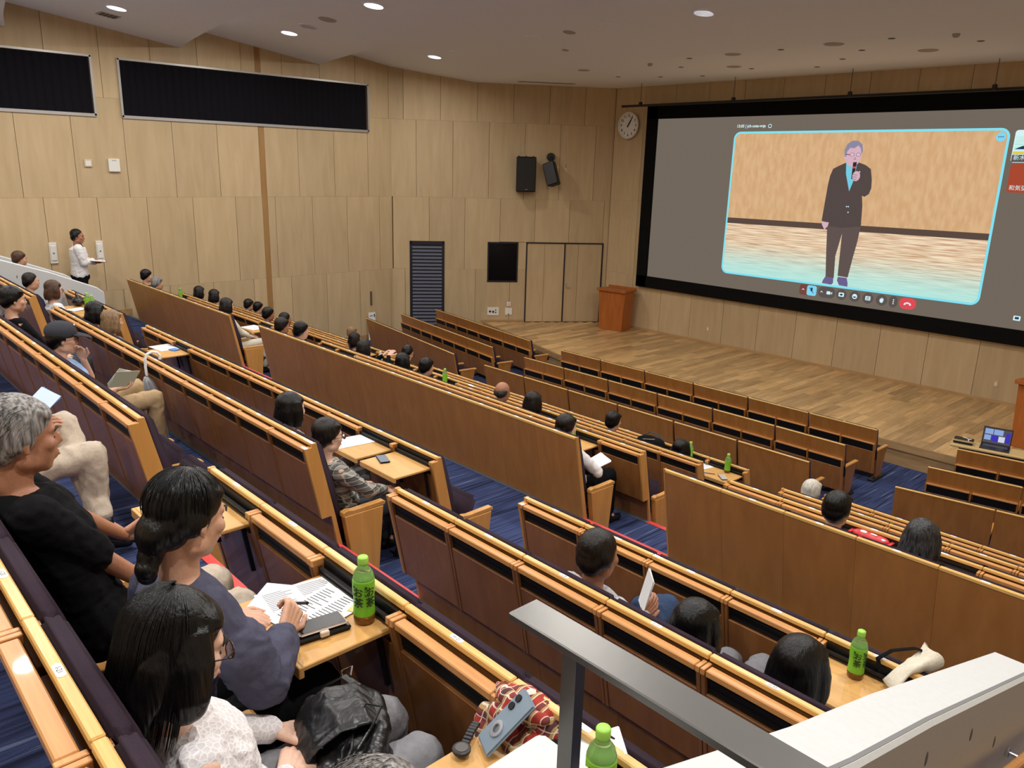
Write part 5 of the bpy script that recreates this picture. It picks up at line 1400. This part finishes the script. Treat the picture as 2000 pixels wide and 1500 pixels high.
bottle(-5.62, 6.24, tt('D'), 'green tea bottle before the woman in white cardigan')
bottle(-5.50, 8.44, tt('B'), 'green tea bottle between the backpack and the pencil table')
bottle(-4.93, 8.44, tt('B'), 'green tea bottle on the aisle-end table with pen and phone')
bottle(-7.42, 7.36, tt('C'), 'green tea bottle hidden by the auburn-haired person')
w_ = empty('water_bottle', (-11.03, 7.28, tt('C'))); tag(w_, 'white plastic bottle on a folded-down table', 'bottle'); obj('body', BT['wbase'], None, w_); obj('cap', BT['wcap'], None, w_)

# ------------------------------------------------------------------ papers, phones, pens
plain('paper', (236, 238, 240), .8); plain('paper_blue', (206, 226, 240), .8); plain('phone_black', (8, 8, 9), .3, spec=.25); plain('phone_case', (206, 190, 176), .5); plain('phone_grey', (120, 138, 152), .3)
plain('booklet_blue', (70, 130, 210), .6); plain('sticky', (236, 220, 140), .8); plain('leaflet', (206, 214, 190), .8)
def sheet(x, y, z, w, h, rz, lab, lines=True, mat='paper', ink='ink_blue', n=9):
    o = empty('paper_sheet', (x, y, z), math.radians(rz)); tag(o, lab, 'paper')
    obj('page', MB().box(-w/2, w/2, -h/2, h/2, 0, .0015), mat, o)
    if lines:
        m_ = MB(); rnd = random.Random(x * 13 + y)
        for c in range(2):
            for k in range(n):
                x0 = -w * .42 + c * w * .44; yy = h * .40 - k * h * .8 / n
                m_.box(x0, x0 + w * rnd.uniform(.2, .38), yy - h * .006, yy + h * .006, .0015, .0019)
        obj('print', m_, ink, o)
    return o
z = tt('H')
sheet(-2.42, 1.235, z + .001, .30, .21, 82, 'printed handout half under the writing hand', True, 'paper', 'ink', 14)
sheet(-2.30, 1.23, z + .003, .22, .30, 12, 'printed handout beside the tea bottle on the writing table', True, 'paper', 'ink', 16)
sheet(-2.47, 1.15, z - .0005 + .0005, .16, .22, 40, 'pale blue folder sheet under the handouts', False, 'paper_blue')
sheet(-2.22, 1.335, z + .0055, .04, .04, 30, 'small yellow sticky note on the handout', False, 'sticky')
sheet(-5.66, 3.42, tt('F') + .001, .34, .24, 84, 'printed handout on the table beside the plaid-shirted woman')
sheet(-10.18, 3.46, tt('F') + .001, .36, .26, 6, 'white handout on the table with the blue booklet', True)
o = empty('booklet', (-9.98, 3.50, tt('F') + .003), .2); tag(o, 'small blue booklet with dangling key strap on the table', 'booklet'); obj('cover', MB().box(-.06, .06, -.045, .045, 0, .008), 'booklet_blue', o); obj('strap', MB().tube([(.05, -.04, .004), (.075, -.05, -.03), (.07, -.05, -.08)], .005, 5), 'white_plastic', o)
sheet(-13.36, 6.12, tt('D') + .001, .40, .30, 10, 'white handouts on the table above the empty end seat')
sheet(-10.35, 6.16, tt('D') + .001, .34, .24, 12, 'white handout on the table by the high row')
sheet(-5.28, 8.34, tt('B') + .001, .22, .30, -14, 'white handout on the aisle-end table with pen')
sheet(-13.6, 3.34, tt('F') + .002, .22, .26, 20, 'white sheet on the table below the two tea bottles', False)
sheet(-9.9, 7.2, tt('C') + .001, .2, .26, 10, 'white sheet in front of the flat-haired person', False)
def phone(x, y, z, rz, lab, case='phone_black', w=.085, l=.172, rx=0, scr='phone_black'):
    o = empty('phone', (x, y, z), math.radians(rz)); o.rotation_euler = (math.radians(rx), 0, math.radians(rz)); tag(o, lab, 'phone')
    obj('case', MB().box(-w/2, w/2, -l/2, l/2, 0, .011).mesh('case', .005, seg=2), case, o)
    obj('display', MB().box(-w/2 + .005, w/2 - .005, -l/2 + .006, l/2 - .006, .011, .0118), scr, o)
    return o
pc = phone(-2.185, 1.175, z + .021, -8, 'phone lying on a pale wallet case on the writing table', 'phone_case')
obj('wallet_flap', MB().box(-.052, .052, -.095, .095, -.020, -.002).mesh('wallet_flap', .006), 'phone_black', pc); obj('clasp', MB().box(.045, .06, -.02, .012, -.012, .008).mesh('clasp', .003), 'phone_case', pc)
emit('phone_lit', (206, 216, 232), .7)
phone(-5.12, 3.385, tt('F') + .001, 70, 'phone with lit screen on the row-end table', 'phone_black', scr='phone_lit')
phone(-10.05, 6.24, tt('D') + .001, 40, 'dark phone on the table beside the writing person')
phone(-4.86, 8.24, tt('B') + .001, 50, 'grey glittery phone case on the aisle-end table', 'vent_dark', scr='ceiling_grey')
o = empty('pen', (-5.05, 8.22, tt('B') + .006), .5); tag(o, 'slim purple pen on the aisle-end table', 'pen'); obj('barrel', MB().tube([(-.07, 0, 0), (.07, 0, 0)], .005, 8), 'ink_blue', o); obj('tip', MB().tube([(.07, 0, 0), (.08, 0, 0)], [.004, .001], 8), 'alu', o)
o = empty('pen', (-2.29, 1.135, z + .075)); tag(o, 'black pen held by the writing woman', 'pen')
obj('barrel', MB().tube([(-.085, -.012, -.035), (.075, .012, .03)], .006, 8), 'metal_black', o); obj('tip', MB().tube([(-.085, -.012, -.035), (-.10, -.014, -.041)], [.005, .001], 8), 'alu', o)
# leaflets held in hands
def fan(x, y, z, rots, n, w, h, lab, mats, name='leaflets'):
    o = empty(name, (x, y, z)); o.rotation_euler = [math.radians(r) for r in rots]; tag(o, lab, 'leaflets')
    for k in range(n): obj('leaflet', MB().box(-w/2, w/2, -h/2, h/2, k * .004, k * .004 + .002), mats[k % len(mats)], o, RZ((k - n / 2) * 5))
    return o
fan(-7.0, 2.02, 2.80, (58, -18, -62), 4, .24, .17, 'bundle of green and white leaflets held by the man in cap', ['leaflet', 'paper', 'leaflet', 'label_white'])
fan(-2.20, 3.09, 2.50, (80, 6, -40), 2, .12, .21, 'white leaflet held upright by the balding man', ['paper', 'label_white'])
fan(-4.90, .98, 3.30, (40, 10, 20), 2, .17, .12, 'blue sheet held by the person with crossed legs', ['booklet_blue', 'paper_blue'])
fan(-4.98, 5.92, 1.70, (20, 10, -10), 2, .18, .26, 'open notebook in the lap of the white cardigan', ['paper', 'label_white'])
o = empty('clipboard', (-17.30, 4.72, 2.60), math.radians(-12)); o.rotation_euler = (math.radians(-6), math.radians(0), math.radians(-14)); tag(o, 'clipboard with papers held by the standing man', 'clipboard')
obj('board', MB().box(-.13, .13, -.14, .17, 0, .008), 'hair_dark' if False else 'panel_wood', o); obj('paper', MB().box(-.12, .12, -.13, .15, .008, .012), 'paper', o); obj('clip', MB().box(-.04, .04, .14, .17, .012, .022), 'alu', o)

# ------------------------------------------------------------------ bags, umbrella, clothing on the seats
m, nt, b = base_mat('leather_black')
b.inputs['Base Color'].default_value = lin((20, 20, 22)); b.inputs['Roughness'].default_value = .36; b.inputs['Specular IOR Level'].default_value = .5
tc = nt.nodes.new('ShaderNodeTexCoord'); nz = nt.nodes.new('ShaderNodeTexNoise'); nz.inputs['Scale'].default_value = 9; nz.inputs['Detail'].default_value = 3; nz.inputs['Distortion'].default_value = 1.2
bp = nt.nodes.new('ShaderNodeBump'); bp.inputs['Strength'].default_value = .35; bp.inputs['Distance'].default_value = .03
nt.links.new(tc.outputs['Object'], nz.inputs['Vector']); nt.links.new(nz.outputs['Fac'], bp.inputs['Height']); nt.links.new(bp.outputs['Normal'], b.inputs['Normal'])
bg = empty('drawstring_bag', (-1.765, 1.025, 2.955), math.radians(-20)); tag(bg, 'shiny black leather drawstring bag on the lap of the girl in lace', 'bag')
bmb = MB().box(-.17, .17, -.10, .10, -.08, .05).ell((-.12, 0, -.01), (.085, .13, .09), 14, 8).ell((.12, 0, -.01), (.085, .13, .09), 14, 8).ell((0, .02, .06), (.13, .10, .05), 14, 8).chain([(-.16, .05, .06), (-.05, .09, .085), (.08, .08, .085), (.15, .04, .06)], [.03, .035, .035, .03], 8).chain([(-.15, -.08, .05), (-.17, -.11, -.05)], [.03, .035], 8).chain([(.14, -.08, .05), (.17, -.11, -.05)], [.03, .035], 8)
obj('body', rumple(remesh(bmb, .008, 4, 'bag_body'), .0045, (9, 14, 12), 3), 'leather_black', bg)
obj('flap', rumple(remesh(MB().tube([(.0, .09, .10), (.0, .04, .135), (.0, -.04, .135), (.01, -.11, .095), (.01, -.145, .04), (.01, -.15, .02)], [.09, .105, .11, .105, .09, .06], 18, .10, (0, 0, 1)), .007, 3, 'flap'), .003, (30, 12, 12), 4), 'leather_black', bg)
obj('strap', MB().tube([(-.12, .06, .10), (-.20, .03, .09), (-.25, -.03, .03), (-.24, -.08, -.05), (-.17, -.12, -.07)], .016, 8, .35, (0, 0, 1)), 'leather_black', bg)
obj('buckle', MB().tube([(-.215, .03, .075), (-.19, .05, .10), (-.215, .06, .11), (-.24, .03, .085), (-.215, .03, .075)], .004, 6), 'chrome', bg)
obj('drawstring', MB().tube([(.08, .0, .11), (.03, .05, .15), (.06, .09, .15), (.10, .05, .12), (.15, -.0, .10), (.17, -.05, .06), (.13, -.04, .09), (.09, .0, .11), (.16, -.02, .115), (.22, -.06, .10)], .0045, 6), 'leather_black', bg)
# tartan shirt over the rail
ts = empty('tartan_shirt', (-1.375, 1.405, 3.075)); ts.scale = (.80, .85, .80); tag(ts, 'red tartan shirt bundled over the seat rail beside the parapet', 'shirt')
tm = MB().ell((0, .0, .03), (.17, .075, .085), 16, 10).ell((-.09, -.06, -.05), (.085, .06, .12), 14, 10, Matrix.Rotation(.3, 3, 'Y')).ell((.09, -.07, -.02), (.10, .06, .07), 14, 10).ell((-.12, -.10, -.12), (.05, .05, .10), 12, 8).ell((.12, .03, .02), (.085, .06, .075), 14, 8)
tm.chain([(-.14, -.02, .07), (-.06, -.06, .10), (.03, -.07, .085), (.11, -.05, .09)], [.022, .028, .026, .022], 8).chain([(-.03, -.09, .06), (.02, -.12, .01), (.10, -.14, -.02)], [.03, .034, .03], 8).chain([(-.15, -.08, .0), (-.16, -.11, -.1), (-.14, -.13, -.19)], [.025, .03, .025], 8)
obj('cloth', rumple(remesh(tm, .007, 2, 'cloth'), .010, (15, 19, 15), 2), 'cl_tartan', ts)
obj('sleeve', remesh(MB().chain([(.05, -.10, .0), (.13, -.16, -.01), (.19, -.20, -.015)], [.045, .042, .035], 12, .6, (0, 0, 1)), .009, 2, 'sleeve'), 'cl_tartan', ts)
pg = phone(-1.345, 1.285, z + .075, -24, 'large blue-grey phone leaning on the tartan shirt, camera side up', 'phone_grey', .09, .19, 44, 'phone_grey')
for yy in (.066, .038): obj('camera_lens', MB().cyl((-.022 if yy > .05 else -.022, yy, .0118), .0115, 'z', .004, 16), 'phone_black', pg)
obj('ring_grip', MB().lathe([(.013, .0118), (.024, .0118), (.024, .017), (.013, .017), (.013, .0118)], 20, (0, -.03, 0)), 'chrome', pg)
nb = empty('notebook', (-1.13, 1.395, z + .06), math.radians(-38)); nb.rotation_euler = (math.radians(18), 0, math.radians(-38)); tag(nb, 'small white notebook on the tartan shirt behind the steel post', 'notebook')
obj('cover', MB().box(-.055, .055, -.09, .09, 0, .006).mesh('cover', .003), 'label_white', nb); obj('pages', MB().box(-.053, .053, -.088, .086, -.006, 0), 'paper', nb)
phone(-1.19, 1.33, z + .035, -35, 'white-edged phone under the small white notebook', 'label_white')
wt = empty('wristwatch', (-1.40, 1.165, z + .012), .5); tag(wt, 'black chunky wristwatch on the table beside the phone', 'watch')
obj('dial', MB().lathe([(.001, 0), (.024, 0), (.026, .004), (.026, .012), (.022, .014), (.001, .014)], 20), 'metal_black', wt); obj('face', MB().lathe([(.001, .0142), (.018, .0142), (.018, .015), (.001, .015)], 18), 'vent_dark', wt)
for k in range(7): obj('band_link', MB().box(-.012, .012, .026 + k * .013, .037 + k * .013, .002 + .004 * math.sin(k * .5), .012 + .004 * math.sin(k * .5)).mesh('band_link', .002), 'metal_black', wt)
# canvas tote at the parapet
tb = empty('canvas_tote', (-1.03, 3.62, tt('F') + .01)); tb.scale = (.74, .74, .74); tag(tb, 'white canvas tote with black strap on the row-end table', 'bag')
rs = []
for q in range(11):
    v_ = q / 10; c = V(-.08 + .12 * v_, -.14 + .36 * v_, .03 + .17 * v_ + .03 * math.sin(v_ * 5))
    rx, ry = .075 - .05 * v_ * (1 - v_) * 2 + .03 * v_ ** 3, .012 + .05 * v_ ** 2
    rs.append([c + V(.75, -.62, .0) * (rx * math.cos(2 * PI * k / 28)) + V(-.25, -.35, .9) * (ry * math.sin(2 * PI * k / 28)) + V(0, .5, .86) * (.022 * math.sin(4 * PI * k / 28 + 1) * v_) for k in range(28)])
tmb = MB().rings(rs, cap=False)
tmb.f.append(tuple(range(28))[::-1])
cme = tmb.mesh('canvas', smooth=True)
obj('canvas', rumple(cme, .011, (20, 20, 20), 7), 'cl_cream', tb)
obj('strap', MB().tube([(.03, .22, .17), (-.06, .16, .19), (-.16, .05, .17), (-.21, -.03, .12), (-.17, -.07, .07), (-.08, .0, .05), (.02, .08, .06)], .017, 8, .25, (0, 0, 1)), 'cl_black', tb)
# umbrella
um_ = empty('clear_umbrella', (-7.62, 2.40, 2.80)); tag(um_, 'folded clear plastic umbrella hung by its white hook on a rail', 'umbrella')
plain('clear_plastic', (224, 228, 234), .25, trans=.55)
obj('handle', MB().tube([(.0, .13, -.02), (.0, .135, .015), (.0, .11, .05), (.0, .065, .062), (.0, .02, .045), (0, 0, .0), (.0, -.005, -.08), (0, .0, -.16)], .013, 10), 'label_white', um_)
cn = MB()
rs = []
for zz, rr in ((-.17, .016), (-.22, .04), (-.30, .056), (-.45, .050), (-.62, .036), (-.80, .018), (-.85, .007)):
    rs.append([(rr * (1 + .28 * math.sin(6 * 2 * PI * q / 24 + zz * 6)) * math.cos(2 * PI * q / 24), -.045 - .22 * zz + rr * (1 + .28 * math.sin(6 * 2 * PI * q / 24 + zz * 6)) * math.sin(2 * PI * q / 24), zz) for q in range(24)])
obj('canopy', cn.rings(rs).mesh('canopy', smooth=True), 'clear_plastic', um_)
obj('shaft', MB().tube([(0, -.01, -.15), (0, .145, -.86)], .005, 8), 'chrome', um_)
# others
o = empty('handbag', (-13.95, 3.45, tt('F') + .07)); tag(o, 'small black handbag beside the two tea bottles', 'bag'); obj('body', remesh(MB().ell((0, 0, 0), (.14, .09, .075), 14, 8).ell((-.08, .03, .03), (.08, .06, .06), 12, 8), .014, 2, 'bag'), 'leather_black', o); obj('handle', MB().tube([(-.1, 0, .05), (-.14, .02, .12), (-.04, .02, .13), (.06, 0, .06)], .009, 8), 'leather_black', o)
o = empty('backpack', (-6.02, 8.25, tt('B') + .12)); tag(o, 'black backpack lying on a folded-down table', 'backpack'); obj('body', remesh(MB().ell((0, 0, 0), (.22, .13, .115), 16, 10).ell((.12, -.02, .03), (.13, .11, .09), 14, 8), .014, 2, 'pack'), 'cl_black', o); obj('zip', MB().tube([(-.05, -.10, .08), (.05, -.09, .10), (.12, -.06, .11)], .005, 6), 'alu', o); obj('strap', MB().tube([(-.15, .05, .08), (-.05, .08, .14), (.08, .06, .14), (.18, .03, .09)], .016, 8, .4), 'cl_darkgrey', o)
o = empty('snack_packet', (-2.28, 6.275, tt('D') + .045), math.radians(-4)); tag(o, 'red flow-wrapped packet with white print on a table', 'packet'); plain('packet_red', (206, 46, 54), .35)
obj('body', remesh(MB().ell((0, 0, 0), (.15, .055, .034), 16, 8).ell((-.07, 0, 0), (.09, .055, .034), 12, 8).ell((.07, 0, 0), (.09, .055, .034), 12, 8), .008, 2, 'pack'), 'packet_red', o)
for sx in (-1, 1): obj('crimp', MB().box(sx * .165 - .012, sx * .165 + .012, -.045, .045, -.004, .004), 'packet_red', o)
obj('print', MB().ell((-.06, -.012, .03), (.03, .022, .008), 12, 6), 'label_white', o); obj('print', MB().box(.0, .05, -.02, .0, .033, .0365), 'label_white', o); obj('print', MB().ell((.11, -.02, .022), (.02, .016, .008), 10, 6), 'label_white', o)
bpy.data.scenes.remove(TMP)
